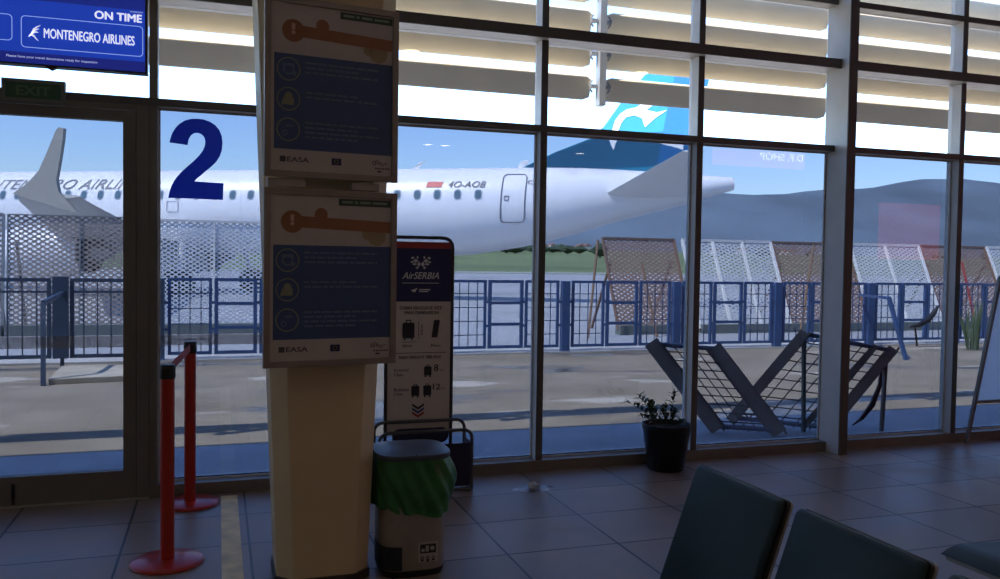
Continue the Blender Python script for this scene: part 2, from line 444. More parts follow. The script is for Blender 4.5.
# ------------------------------------------------------------------ outdoors: ground
ap = MB().box(-60, 90, D+0.21, 13.35, -0.3, -0.002).build('apron', apron_mat())
struct(ap, 'stained tan concrete apron between windows and blue fence', 'ground')
wk = MB().box(-60, 90, D+0.21, 7.36, -0.1, 0.0).build('walkway', mat('pale_paving', (0.42,0.43,0.44), 0.8, 0, 0.12, 3))
struct(wk, 'pale paved strip along the foot of the windows outside', 'ground')
kb = MB().box(-60, 90, 13.35, 13.95, -0.3, 0.03).build('kerb', mat('pale_concrete', (0.42,0.41,0.38), 0.85, 0, 0.12, 2))
struct(kb, 'pale concrete kerb strip along the blue fence', 'kerb')
def taxi():
    return mat('taxiway_concrete', (0.30,0.31,0.32), 0.85, 0, 0.18, 0.15)
struct(MB().box(-900, 1500, 13.95, 95, -0.3, -0.004).build('taxiway', taxi()), 'pale grey concrete taxiway beyond the fence', 'ground')
def gz(y): return 0.0 if y < 120 else 30.0*min(1, (y-120)/1830)
ys_ = [95, 120, 450, 700, 1000, 1400, 1950]
gr = MB().rings([[(-4000,y,gz(y)),(7000,y,gz(y)),(7000,y,-3),(-4000,y,-3)] for y in ys_]).build('grass_field', mat('dry_grass', (0.13,0.17,0.06), 0.95, 0, 0.3, 0.02))
struct(gr, 'green airfield grass rising gently beyond the taxiway', 'grass')
rw = MB().box(-3000, 5000, 99, 108, 0.0, 0.03).build('runway', mat('runway_asphalt', (0.33,0.33,0.33), 0.9, 0, 0.1, 0.1))
struct(rw, 'pale runway strip crossing the grass', 'runway')

# mountains
_rp = [(430,240,0),(515,232,0),(600,215,0),(660,200,0),(702,194,0),(734,196,0),(776,194.5,0),(811,190,0),(853,189.6,0),(878,187.5,0),(910,180,0),(940,179.5,0),(968,187,0),(1000,197,0)]
ridge = [(-4000,120),(-2500,150),(-1200,110),(0,90),(700,70)]+[(at(px,py,3000).x, at(px,py,3000).z) for px, py, _ in _rp]+[(4200,180),(5500,120)]
def rz(x):
    for (xa, za), (xb, zb) in zip(ridge, ridge[1:]):
        if xa <= x <= xb:
            t = (x-xa)/(xb-xa); return za+(zb-za)*t
    return 100
from mathutils import noise as mnz
vs, fs = [], []
NX, NY = 190, 26
for j in range(NY):
    v = j/(NY-1)
    for i in range(NX):
        x = -4000+9500*i/(NX-1)
        y = 1750+2000*v
        h = rz(x*3000/y if False else x)
        p = math.sin(min(1, v/0.625)*PI/2)**1.4 if v < 0.625 else math.cos((v-0.625)/0.375*PI/2)
        nz = mnz.fractal(Vector((x/420, y/420, 0)), 1.0, 2.0, 4)*22*p*(1 if v < 0.55 else 0.25)
        vs.append((x, y, h*p+nz*min(1, h/250)-3*(1-p)))
for j in range(NY-1):
    for i in range(NX-1):
        a = j*NX+i; fs.append((a, a+1, a+NX+1, a+NX))
mt = MB().add(vs, fs).build('mountains', mat('hazed_slope', (0.10,0.138,0.172), 0.95, 0, 0.25, 0.003), smooth=True)  # aerial haze is mixed into this blue grey base colour
struct(mt, 'long blue grey mountain ridge on the horizon', 'mountain')

# ------------------------------------------------------------------ sun louvres outside the upper panes
lv = thing('sun_louvre', (4.7, 7.3, 3.0), 'row of broad grey horizontal sun blades hung outside the upper windows', 'louvre')
lv_m = mat('louvre_grey', (0.83,0.70,0.50), 0.5, 0.0, 0.04, 3)
LY = 7.30
posts = [3.372+2.68*k for k in range(-4, 4)]
for px_ in posts:
    MB().box(px_-0.033, px_+0.033, LY-0.14, LY-0.05, 3.03, 4.9).build('post', mat('galvanised', (0.30,0.305,0.31), 0.4, 0.5), lv, bevel=0.004)
for k in range(5):
    zb = 3.105+0.302*k
    for i in range(len(posts)-1):
        xa, xb = posts[i]+0.065, posts[i+1]-0.065
        # shallow aerofoil blade, leaning out
        prof = []
        for q in range(17):
            a = 2*PI*q/16
            sg_ = lambda v_: (1 if v_ >= 0 else -1)*abs(v_)**0.5
            prof.append((0.016*sg_(math.sin(a)), 0.118*sg_(math.cos(a))))
        prof = prof[:-1]
        ca, sa = math.cos(math.radians(32)), math.sin(math.radians(32))
        def ringx(x, zs=0.0):
            return [(x, LY+(py*ca-pz*sa)*(1-zs), zb+0.1+(py*sa+pz*ca)*(1-0.35*zs)) for py, pz in prof]
        b = MB().rings([ringx(xa, 1*0.6), ringx(xa+0.06), ringx(xb-0.06), ringx(xb, 0.6)])
        b.build('blade', lv_m, lv, smooth=True)
    for px_ in posts:
        for sg_ in (-1, 1):
            MB().box(min(px_+sg_*0.04, px_+sg_*0.10), max(px_+sg_*0.04, px_+sg_*0.10), LY-0.10, LY-0.04, zb+0.09, zb+0.12) \
                .tube([(px_+sg_*0.075, LY-0.07, zb+0.05), (px_+sg_*0.098, LY-0.07, zb+0.08), (px_+sg_*0.098, LY-0.07, zb+0.13), (px_+sg_*0.075, LY-0.07, zb+0.16)], 0.009, 6) \
                .build('bracket', MATS['galvanised'], lv)

# ------------------------------------------------------------------ number on the glass
NUM = [(55,188),(60,165),(70,135),(88,105),(112,80),(145,60),(180,51),(215,50),(255,55),(290,68),(320,88),(343,115),(357,150),(362,190),(358,235),(345,270),(325,300),(300,325),(270,350),(240,375),(215,395),(198,413),(368,424),(364,520),(48,508),(55,470),(70,430),(95,390),(125,357),(160,325),(195,295),(225,265),(248,235),(260,205),(262,180),(255,155),(240,140),(218,132),(195,135),(178,148),(166,170),(160,203)]
vin = bpy.data.materials.new('blue_vinyl'); vin.use_nodes = True
t_ = vin.node_tree; t_.nodes['Principled BSDF'].inputs['Base Color'].default_value = (0.012,0.05,0.20,1)
t_.nodes['Principled BSDF'].inputs['Roughness'].default_value = 0.4
tv = t_.nodes.new('ShaderNodeBsdfTranslucent'); tv.inputs[0].default_value = (0.03,0.13,0.55,1)
ad = t_.nodes.new('ShaderNodeAddShader'); t_.links.new(t_.nodes['Principled BSDF'].outputs[0], ad.inputs[0]); t_.links.new(tv.outputs[0], ad.inputs[1])
t_.links.new(ad.outputs[0], t_.nodes['Material Output'].inputs['Surface'])
nb = MB().prism([at(160+px/5.787, 110+py/5.787, GLY-0.004) for px, py in NUM], (0, 0.001, 0))
o = nb.build('window_number', vin)
tag(o, 'large dark blue numeral two stuck on the window right of the door', 'number')

# ------------------------------------------------------------------ pillar
pl = thing('pillar', (0.48, 4.28, 0), 'thick beige tapered pillar carrying two framed notices', 'pillar', None, 0, 'structure')
def oct_ring(z):
    t = z/2.75
    xa = 0.272+(0.166-0.272)*t; xb = 0.708+(0.803-0.708)*t
    hw = (xb-xa)/2; cx = (xa+xb)/2; cy = 4.28; c = 0.075
    return [(cx+a*hw+b*c, cy+d*hw+e*c, z) for a, b, d, e in ((-1,1,-1,0),(1,-1,-1,0),(1,0,-1,1),(1,0,1,-1),(1,-1,1,0),(-1,1,1,0),(-1,0,1,-1),(-1,0,-1,1))]
MB().rings([oct_ring(0.045), oct_ring(1.5), oct_ring(ZTOP)]).build('shaft', mat('cream_pillar', (0.66,0.53,0.32), 0.55, 0, 0.06, 3), pl, bevel=0.006)
MB().rings([[(x+(x-0.48)*0.05, y+(y-4.28)*0.05, z) for x, y, _ in oct_ring(0)] for z in (0, 0.045)]).build('plinth', mat('dark_plinth', (0.05,0.04,0.035), 0.5), pl)

# ------------------------------------------------------------------ framed notices on the pillar
poster_w = mat('poster_white', (0.50,0.46,0.435), 0.45, 0, 0.03)
poster_b = mat('poster_blue', (0.045,0.085,0.21), 0.45, 0, 0.05)
poster_o = mat('poster_orange', (0.32,0.135,0.06), 0.5, 0, 0.12, 6)
poster_l = mat('poster_pale_blue', (0.13,0.18,0.29), 0.5, 0)
poster_g = mat('poster_green', (0.10,0.14,0.12), 0.5)
poster_y = mat('poster_khaki', (0.27,0.29,0.20), 0.5, 0, 0.15)
alu = mat('frame_aluminium', (0.30,0.26,0.23), 0.45, 0.3)
RA = math.atan2(0.131, 0.991)
dU = Vector((math.cos(RA), math.sin(RA), 0)); dN = Vector((math.sin(RA), -math.cos(RA), 0))     # across, towards the viewer
def notice(z0, z1, label):
    base = Vector((0.189, 3.84, z0))
    r = thing('framed_notice', base, label, 'sign', 'framed passenger notices on the pillar', RA)
    H = z1-z0; W = 0.612
    def P(u, z, e=0.0): return base+dU*u+UZ*z+dN*e
    fr = MB(); fw = 0.028
    for a, b in (((0,0),(W,fw)), ((0,H-fw),(W,H)), ((0,fw),(fw,H-fw)), ((W-fw,fw),(W,H-fw))):
        c = P((a[0]+b[0])/2, (a[1]+b[1])/2, -0.005)
        fr.obox(c, dU*(b[0]-a[0])/2, UZ*(b[1]-a[1])/2, dN*0.012)
    fr.build('frame', alu, r, bevel=0.002)
    MB().obox(P(W/2, H/2, -0.012), dU*(W/2-fw*0.5), UZ*(H/2-fw*0.5), dN*0.006).build('backing', alu, r)
    MB().obox(P(W/2, H/2, -0.004), dU*(W/2-fw), UZ*(H/2-fw), dN*0.001).build('poster', poster_w, r)
    ps = [c for c in r.children if c.name.startswith('poster')][0]
    e1, e2, e3 = -0.0024, -0.0018, -0.0012
    # blue field
    bz0, bz1 = 0.155*H, 0.685*H
    rect(MB(), P(0,0,e1), dU, UZ, 0.042, W-0.028, bz0, bz1).build('blue_field', poster_b, ps)
    # orange headline ribbon with its round head and the little figures behind it
    m = MB(); disc(m, P(0.125, 0.815*H, e2), dU, UZ, 0.050, 24)
    m.add([P(u, z, e2) for u, z in ((0.13,0.785*H),(W-0.03,0.765*H),(W-0.03,0.83*H),(0.13,0.85*H))], [(0,1,2,3)])
    disc(m, P(0.255, 0.86*H, e1), dU, UZ, 0.03, 16)
    m.build('ribbon', poster_o, ps)
    m = MB(); disc(m, P(0.515, 0.745*H, e1), dU, UZ, 0.045, 18); disc(m, P(0.47, 0.755*H, e1), dU, UZ, 0.025, 14)
    m.build('crowd_mark', mat('poster_tan', (0.38,0.30,0.17), 0.5), ps)
    m = MB(); disc(m, P(0.125, 0.805*H, e3), dU, UZ, 0.009, 12); rect(m, P(0.125,0.82*H,e3), dU, UZ, -0.008, 0.008, 0, 0.028)
    m.build('ribbon_icon', mat('poster_cream', (0.65,0.42,0.28), 0.5), ps)
    # green tag
    rect(MB(), P(0,0,e2), dU, UZ, 0.335, W-0.030, 0.915*H, 0.955*H).build('green_tag', mat('tag_green', (0.035,0.07,0.05), 0.5), ps)
    m = MB()
    for u0, u1 in ((0.35,0.40),(0.41,0.425),(0.435,0.485),(0.495,0.565)): rect(m, P(0, 0.925*H, e3), dU, UZ, u0, u1, 0.004, 0.014)
    m.build('tag_lettering', mat('tag_pale', (0.25,0.33,0.25), 0.5), ps)
    # three round pictograms with lines of small print
    for k, zc in enumerate((0.60, 0.435, 0.265)):
        m = MB(); disc(m, P(0.105, zc*H, e2), dU, UZ, 0.052, 28, 0.047); m.build('pictogram_ring', poster_y, ps)
        m = MB(); c = P(0.105, zc*H, e3)
        if k == 0:
            disc(m, c, dU, UZ, 0.026, 18, 0.018)
            rect(m, c, dU, UZ, -0.026, 0.026, 0.012, 0.026); rect(m, c, dU, UZ, 0.016, 0.034, -0.026, -0.008)
        elif k == 1:
            disc(m, c+UZ*0.012, dU, UZ, 0.018, 16); rect(m, c, dU, UZ, -0.024, 0.024, -0.026, 0.006); rect(m, c, dU, UZ, -0.03, -0.024, -0.03, -0.01)
        else:
            disc(m, c-dU*0.016-UZ*0.016, dU, UZ, 0.013, 14, 0.008); rect(m, c, dU, UZ, -0.01, 0.022, 0.012, 0.02)
        m.build('pictogram', poster_y if k == 1 else poster_l, ps)
        m = MB()
        for j in range((3, 2, 4)[k]):
            z = zc*H+0.030-0.021*j
            x = 0.178; xe = 0.52 - 0.10*((j+k) % 2)
            while x < xe:
                l = random.uniform(0.02, 0.055); rect(m, P(0,z,e3), dU, UZ, x, min(x+l, xe), 0, 0.0085); x += l+0.007
        m.build('small_print', poster_l, ps)
    # foot of the poster: agency mark, flag, airport mark
    mk = mat('poster_ink', (0.06,0.06,0.075), 0.5)
    m = MB(); rect(m, P(0,0,e2), dU, UZ, 0.068, 0.094, 0.085*H-0.001, 0.085*H+0.024); text_box(m, 'EASA', P(0.1, 0.085*H, e2), dU, UZ, w=0.098, h=0.023, bold=0.05)
    m.build('agency_mark', mk, ps)
    rect(MB(), P(0,0,e2), dU, UZ, 0.30, 0.345, 0.085*H-0.003, 0.085*H+0.028).build('flag', navy_m, ps)
    m = MB()
    for q in range(12): disc(m, P(0.3225+0.009*math.cos(q*PI/6), 0.085*H+0.0125+0.009*math.sin(q*PI/6), e3), dU, UZ, 0.0017, 6)
    m.build('flag_stars', mat('star_gold', (0.5,0.38,0.05), 0.5), ps)
    m = MB()
    for q in range(5): disc(m, P(0.50+0.014*q, 0.085*H+0.018+0.006*math.sin(q*1.6), e2), dU, UZ, 0.010-0.001*q, 10, 0.006-0.0006*q)
    for q in range(6): rect(m, P(0,0,e2), dU, UZ, 0.505+0.012*q, 0.513+0.012*q, 0.085*H-0.010, 0.085*H-0.002)
    rect(m, P(0,0,e2), dU, UZ, 0.515, 0.535, 0.085*H-0.024, 0.085*H-0.016)
    m.build('airport_mark', mk, ps)
    # hanger lugs behind
    for u in (0.12, 0.42): MB().obox(P(u, H*0.5, -0.05), dU*0.03, UZ*0.03, dN*0.032).build('lug', alu, r)
    return r
notice(1.088, 1.886, 'lower framed blue and white notice on the beige pillar')
notice(1.936, 2.727, 'upper framed blue and white notice on the beige pillar')
tape_m = mat('packing_tape', (0.42,0.39,0.35), 0.4)
for u0, u1, la in ((0.02, 0.185, 'left strip of pale tape between the two pillar notices'), (0.40, 0.53, 'right strip of pale tape between the two pillar notices')):
    c = Vector((0.189,3.84,1.911))+dU*(u0+u1)/2-dN*0.035
    o = MB().obox(c, dU*(u1-u0)/2, UZ*0.017, dN*0.02).build('tape_strip', tape_m)
    tag(o, la, 'tape', 'tape strips on the pillar')

# ------------------------------------------------------------------ departures monitor
MYF = 3.90
mon = thing('gate_monitor', (-0.72, MYF+0.04, 2.34), 'hanging blue gate display showing an airline name and on time', 'screen')
MB().box(-1.19, -0.286, MYF+0.004, MYF+0.065, 2.350, 2.885).build('housing', mat('monitor_blue_black', (0.02,0.02,0.035), 0.35), mon, bevel=0.004)
MB().tube([(-0.72, MYF+0.04, 2.88), (-0.72, MYF+0.04, ZTOP)], 0.025, 12).box(-0.80, -0.64, MYF+0.01, MYF+0.07, ZTOP-0.02, ZTOP).build('hanger', grey_metal, mon)
MB().add([(-0.68,MYF+0.01,2.351),(-0.63,MYF+0.01,2.351),(-0.655,MYF+0.01,2.337),(-0.68,MYF+0.04,2.351),(-0.63,MYF+0.04,2.351),(-0.655,MYF+0.04,2.337)], [(0,1,2),(3,5,4),(0,2,5,3),(1,4,5,2),(0,3,4,1)]).build('sensor', mat('sensor_brown', (0.12,0.06,0.04), 0.5), mon)
def emis(name, rgb, s): return mat(name, rgb, 0.4, 0, 0.03, 3, emit=s)
YS = MYF+0.003
scr = MB().box(-1.18, -0.297, YS-0.001, YS+0.002, 2.356, 2.875).build('screen', emis('screen_blue', (0.010,0.045,0.42), 0.85), mon)
MB().box(-1.18, -0.297, YS-0.002, YS-0.001, 2.356, 2.398).build('screen_footer', emis('screen_deep_blue', (0.010,0.018,0.20), 0.8), scr)
MB().box(-1.18, -0.297, YS-0.002, YS-0.001, 2.612, 2.875).build('screen_header', emis('screen_dark_blue', (0.008,0.02,0.22), 0.85), scr)
wh = emis('screen_white', (0.85,0.87,0.95), 0.85)
ye = YS-0.004
def at_s(px, py): return at(px, py, ye)
a = at_s(94.5, 17.5); b = at_s(142, 15)
m = MB(); text_box(m, 'ON TIME', (a.x, ye, 2.560), UX, UZ, w=b.x-a.x, h=0.034, bold=0.06); m.build('status_lettering', wh, scr)
bx = rrect_pts(-0.762, -0.304, 2.418, 2.546, 0.016)
bi = rrect_pts(-0.7595, -0.3065, 2.4205, 2.5435, 0.014)
paleb = emis('screen_pale_blue', (0.35,0.5,0.85), 0.8)
m = MB(); n_ = len(bx); m.add([(x,ye,z) for x,z in bx]+[(x,ye,z) for x,z in bi], [(i,(i+1)%n_,n_+(i+1)%n_,n_+i) for i in range(n_)]); m.build('name_box', paleb, scr)
bx = rrect_pts(-1.17, -0.793, 2.440, 2.546, 0.016); bi = rrect_pts(-1.1675, -0.7955, 2.4425, 2.5435, 0.014)
m = MB(); m.add([(x,ye,z) for x,z in bx]+[(x,ye,z) for x,z in bi], [(i,(i+1)%n_,n_+(i+1)%n_,n_+i) for i in range(n_)]); m.build('flight_box', paleb, scr)
m = MB(); text_box(m, 'MONTENEGRO AIRLINES', (-0.679, ye, 2.462), UX, UZ, w=0.342, h=0.040, bold=0.03); m.build('airline_lettering', wh, scr)
m = MB()     # little bird emblem: a few tapering strokes
for stroke in ([(213,133,1),(192,143,5),(174,156,7),(166,172,6),(168,182,3)], [(206,152,1),(190,155,5),(176,164,6),(168,176,4)], [(203,170,1),(186,168,5),(168,174,7),(156,184,5),(148,196,1)], [(152,190,2),(166,182,6),(180,190,7),(190,203,5),(203,216,1)]):
    L_ = [(at_s(x/5.26, y/5.26), w_*0.0006) for x, y, w_ in stroke]
    m.add([Vector((p_.x, ye, p_.z+w_)) for p_, w_ in L_]+[Vector((p_.x, ye, p_.z-w_)) for p_, w_ in L_], [(i, i+1, len(L_)+i+1, len(L_)+i) for i in range(len(L_)-1)])
m.build('bird_emblem', wh, scr)
m = MB(); text_box(m, 'Please have your travel documents ready for inspection', (-0.815, ye, 2.372), UX, UZ, w=0.335, h=0.013, bold=0.004); m.build('notice_lettering', emis('screen_dim_white', (0.55,0.62,0.85), 0.7), scr)
m = MB()
rect(m, (0,ye,0), UX, UZ, -0.355, -0.305, 2.601, 2.606); m.build('small_caption', emis('screen_grey_blue', (0.25,0.3,0.6), 0.7), scr)
m = MB(); text_box(m, '0', (-0.525, ye, 2.640), UX, UZ, h=0.075, w=0.05, bold=0.02); m.build('number_lettering', wh, scr)

# ------------------------------------------------------------------ exit sign
ex = thing('exit_sign', (-1.075, D-0.05, 2.5), 'small unlit green exit sign above the glass door', 'sign')
MB().box(-1.245, -0.897, D-0.055, D-0.006, 2.502, 2.640).build('housing', mat('exit_grey', (0.16,0.165,0.15), 0.5), ex, bevel=0.004)
MB().box(-1.222, -0.920, D-0.0575, D-0.054, 2.524, 2.618).build('panel', mat('exit_green', (0.03,0.10,0.055), 0.4), ex)
m = MB(); text_box(m, 'EXIT', (-1.165, D-0.0585, 2.540), UX, UZ, w=0.19, h=0.058, bold=0.05); m.build('lettering', mat('exit_dull', (0.11,0.20,0.12), 0.5), ex)

# ------------------------------------------------------------------ barrier posts with belt
def stanchion(x, y, label, belt_to=None, s=1.0):
    r = thing('barrier_post', (x, y, 0), label, 'barrier post', 'red belt barrier posts')
    MB().lathe([(0.0,0.0),(0.176,0.0),(0.18,0.004),(0.178,0.012),(0.165,0.020),(0.04,0.026),(0.0,0.026)], (x,y,0), 48).build('base', red_m, r, smooth=True)
    MB().lathe([(0.0,0.024),(0.0345,0.024),(0.0345,0.915*s),(0.0,0.915*s)], (x,y,0), 28).build('post', red_m, r, smooth=True)
    h = MB().lathe([(0.0,0.915*s),(0.036,0.915*s),(0.039,0.92*s),(0.039,0.975*s),(0.034,0.985*s),(0.0,0.985*s)], (x,y,0), 28).box(x-0.018,x+0.018,y-0.046,y+0.046,0.925*s,0.972*s)
    h.build('belt_head', black_m, r, smooth=True)
    if belt_to:
        a = Vector((x, y+0.045, 0.95*s)); b = Vector((belt_to[0], belt_to[1]-0.045, 0.95*belt_to[2]))
        MB().bar(a, b, 0.003, 0.046).build('belt', mat('red_webbing', (0.40,0.06,0.06), 0.7, 0, 0.1, 60), r)
stanchion(-0.243, 4.60, 'nearer red barrier post with black top by the pillar', (-0.165, 5.66, 1.055), 1.04)
stanchion(-0.165, 5.66, 'farther red barrier post against the numbered window', None, 1.055)

# ------------------------------------------------------------------ baggage allowance stand
st = thing('baggage_stand', (1.34, 5.64, 0), 'tall navy and white baggage allowance stand with bag sizing frame', 'sign stand')
dark_tube = mat('dark_tube', (0.045,0.045,0.05), 0.35, 0.3)
XA, XB, YP = 1.098, 1.566, 5.735
pts = [(XA, YP, 0.0), (XA, YP, 1.66)]
for i in range(6): a = PI-PI/2*(i+1)/6; pts.append((XA+0.07+0.07*math.cos(a), YP, 1.66+0.07*math.sin(a)))
for i in range(6): a = PI/2-PI/2*i/6; pts.append((XB-0.07+0.07*math.cos(a), YP, 1.66+0.07*math.sin(a)))
pts += [(XB, YP, 1.66), (XB, YP, 0.0)]
MB().tube(pts, 0.0125, 10).build('tube_frame', dark_tube, st, smooth=True)
YF = YP-0.006
pan = MB().box(XA+0.012, XB-0.012, YP-0.004, YP+0.004, 0.36, 1.700).build('panel', mat('panel_cream', (0.60,0.55,0.49), 0.5, 0, 0.03), st)
hx0, hx1 = XA+0.013, XB-0.013
rect(MB(), (0,YF,0), UX, UZ, hx0, hx1, 1.285, 1.655).build('navy_header', navy_m, pan)
rect(MB(), (0,YF,0), UX, UZ, hx0, hx1, 1.655, 1.699).build('red_band', mat('red_print', (0.35,0.03,0.03), 0.5), pan)
YL = YF-0.001
wp = mat('white_print', (0.62,0.62,0.64), 0.5)
m = MB(); text_box(m, 'AirSERBIA', (1.205, YL, 1.442), UX, UZ, w=0.262, h=0.048, bold=0.03, shear=0.3); rect(m, (0,YL,0), UX, UZ, 1.205, 1.467, 1.412, 1.416)
m.build('airline_lettering', wp, pan)
m = MB()   # twin eagle emblem made of small lozenges
for sx in (-1, 1):
    for (u, z, a, b) in ((0.014,1.545,0.014,0.02),(0.036,1.568,0.018,0.014),(0.058,1.588,0.014,0.01),(0.045,1.545,0.016,0.009),(0.026,1.520,0.012,0.010),(0.062,1.560,0.013,0.008),(0.024,1.592,0.008,0.012)):
        cx = 1.336+sx*u; m.add([(cx-a,YL,z),(cx,YL,z-b),(cx+a,YL,z),(cx,YL,z+b)], [(0,1,2,3)])
m.build('eagle_emblem', wp, pan)
m = MB(); m.add([(1.265+x,YL,1.362+z) for x, z in ((0,0),(0.05,0.018),(0.03,-0.014))], [(0,1,2)]); rect(m, (1.325, YL, 1.352), UX, UZ, 0, 0.08, 0.012, 0.020); rect(m, (1.325, YL, 1.352), UX, UZ, 0, 0.065, 0, 0.007)
m.build('partner_mark', wp, pan)
ink = mat('black_print', (0.02,0.02,0.028), 0.5)
def bag(mb, cx, z0, w_, h_, phone=False, lean=0.0):
    pr = rrect_pts(-w_/2, w_/2, 0, h_, w_*0.14)
    mb.add([(cx+x+lean*z, YL, z0+z) for x, z in pr], [tuple(range(len(pr)))])
    if not phone:
        mb.add([(cx+x, YL, z0+h_+z) for x, z in ((-w_*.22,0),(-w_*.22,h_*.18),(w_*.22,h_*.18),(w_*.22,0),(w_*.14,0),(w_*.14,h_*.11),(-w_*.14,h_*.11),(-w_*.14,0))], [(0,1,6,7),(1,2,5,6),(2,3,4,5)])
        for s_ in (-1, 1): disc(mb, (cx+s_*w_*0.3, YL, z0-0.006), UX, UZ, 0.007, 8)
def PX(px): return at(px, 370, YL).x
def PZ(py): return at(425, py, YL).z
def ttext(body, xa, xb, yt, yb, **kw): text_box(m, body, (PX(xa), YL, PZ(yb)), UX, UZ, w=PX(xb)-PX(xa), h=PZ(yt)-PZ(yb), **kw)
m = MB()
ttext('CABIN BAGGAGE SIZE', 399, 441, 306.2, 309.4, bold=0.05); ttext('MAX DIMENSION', 404, 438, 311, 314.2, bold=0.05)
ttext('40cm', 402, 412, 344, 347, bold=0.03); ttext('30cm', 430, 440, 344, 347, bold=0.03)
text_box(m, '55cm', (PX(422.5), YL, PZ(335)), UZ, -UX, w=0.075, h=0.018, bold=0.03)
rect(m, (0,YL,0), UX, UZ, PX(418), PX(418)+0.004, PZ(339), PZ(321)); rect(m, (0,YL,0), UX, UZ, PX(402), PX(416), PZ(342), PZ(341.5)); rect(m, (0,YL,0), UX, UZ, PX(392), PX(446), PZ(353), PZ(352.4))
ttext('MAX WEIGHT PER PAX', 399, 441, 355.5, 358.5, bold=0.05)
ttext('Economy', 394, 409, 368, 371.5, bold=0.02); ttext('Class', 394, 403, 372.5, 375.5, bold=0.02)
ttext('8', 434, 438.5, 364.5, 371.5, bold=0.03); ttext('kg', 440, 443, 369, 371.5)
ttext('Business', 394, 409, 387, 390.5, bold=0.02); ttext('Class', 394, 403, 391.5, 394.5, bold=0.02)
ttext('12', 433, 440.5, 384, 390, bold=0.03); ttext('kg', 442, 445, 387.5, 390)
m.build('lettering', ink, pan)
def pbag(xa, xb, yt, yb, *a): m_ = MB(); bag(m_, PX((xa+xb)/2), PZ(yb), PX(xb)-PX(xa), PZ(yt)-PZ(yb), *a); m_.build('bag_pictogram', ink, pan)
pbag(402, 414, 322.5, 338); pbag(431, 437, 320, 337.5, True, 0.14); pbag(424, 431.5, 366.5, 375.5); pbag(411.5, 419.5, 385.5, 395.5); pbag(423.5, 431.5, 385.5, 395.5)
for k, mm in enumerate((ink, mat('chevron_navy', (0.03,0.05,0.2), 0.5), MATS['red_print'])):
    z = PZ(405.5+4*k); cx = PX(418.5)
    MB().add([(cx+x, YL, z+zz) for x, zz in ((-0.042,0.018),(0,-0.010),(0.042,0.018),(0.042,0.001),(0,-0.027),(-0.042,0.001))], [(0,1,4,5),(1,2,3,4)]).build('chevron', mm, pan)
# bag sizing frame in front: tubes and navy cloth panels
def loop(y, x0, x1, h, r=0.06):
    p = [(x0,y,0.0125),(x0,y,h-r)]
    for i in range(5): a = PI-PI/2*(i+1)/5; p.append((x0+r+r*math.cos(a),y,h-r+r*math.sin(a)))
    for i in range(5): a = PI/2-PI/2*i/5; p.append((x1-r+r*math.cos(a),y,h-r+r*math.sin(a)))
    return p+[(x1,y,h-r),(x1,y,0.0125)]
steel_tube = mat('dull_tube', (0.10,0.10,0.105), 0.35, 0.5)
YA, YC = 5.50, 5.695
bx0, bx1 = 1.015, 1.655
MB().tube(loop(YC, bx0, bx1, 0.455), 0.012, 10).tube(loop(YA, bx0, bx1, 0.42), 0.012, 10) \
    .tube([(bx0,YA,0.0125),(bx0,YC,0.0125)], 0.012, 8).tube([(bx1,YA,0.0125),(bx1,YC,0.0125)], 0.012, 8).tube([(bx0,YA,0.0125),(bx1,YA,0.0125)], 0.012, 8).tube([(bx0,YC,0.0125),(bx1,YC,0.0125)], 0.012, 8) \
    .tube([(XA,YP,0.0125),(XA,YC,0.0125)], 0.012, 8).tube([(XB,YP,0.0125),(XB,YC,0.0125)], 0.012, 8) \
    .build('sizer_tubes', steel_tube, st, smooth=True)
navy_cloth = mat('navy_panel', (0.012,0.016,0.05), 0.6)
MB().box(bx0+0.014, bx1-0.014, YA-0.006, YA+0.006, 0.035, 0.33).build('front_panel', navy_cloth, st, bevel=0.004)
MB().box(bx1-0.006, bx1+0.006, YA+0.014, YC-0.014, 0.035, 0.33).build('side_panel', navy_cloth, st, bevel=0.004)
MB().box(bx0-0.006, bx0+0.006, YA+0.014, YC-0.014, 0.035, 0.33).build('side_panel', navy_cloth, st, bevel=0.004)
pr = rrect_pts(1.14, 1.54, 0.30, 0.405, 0.05)
MB().prism([(x, YC-0.006, z) for x, z in pr], (0, 0.012, 0)).build('back_panel', navy_cloth, st)

# ------------------------------------------------------------------ waste bin
bn = thing('waste_bin', (0.935, 4.20, 0), 'steel waste bin with blue lid and green bag beside the pillar', 'bin')
BC = Vector((0.935, 4.20, 0))
def sq_ring(z, hx, hy, e=3.6, n=48, wob=None):
    out = []
    for i in range(n):
        a = 2*PI*i/n; c, s_ = math.cos(a), math.sin(a)
        k = (abs(c)**e+abs(s_)**e)**(-1/e)
        d = wob(a, z) if wob else 0.0
        out.append(BC+Vector(((hx+d)*c*k, (hy+d)*s_*k, z)))
    return out
MB().rings([sq_ring(z, a, b) for z, a, b in ((0.03,0.165,0.155),(0.2,0.170,0.160),(0.45,0.170,0.165),(0.585,0.172,0.17))]).build('body', mat('bin_steel', (0.36,0.32,0.275), 0.38, 0.5, 0.06, 15), bn, smooth=True)
MB().rings([sq_ring(z, a, b) for z, a, b in ((0,0.158,0.149),(0.03,0.168,0.158),(0.035,0.168,0.158))]).build('foot_band', black_m, bn, smooth=True)
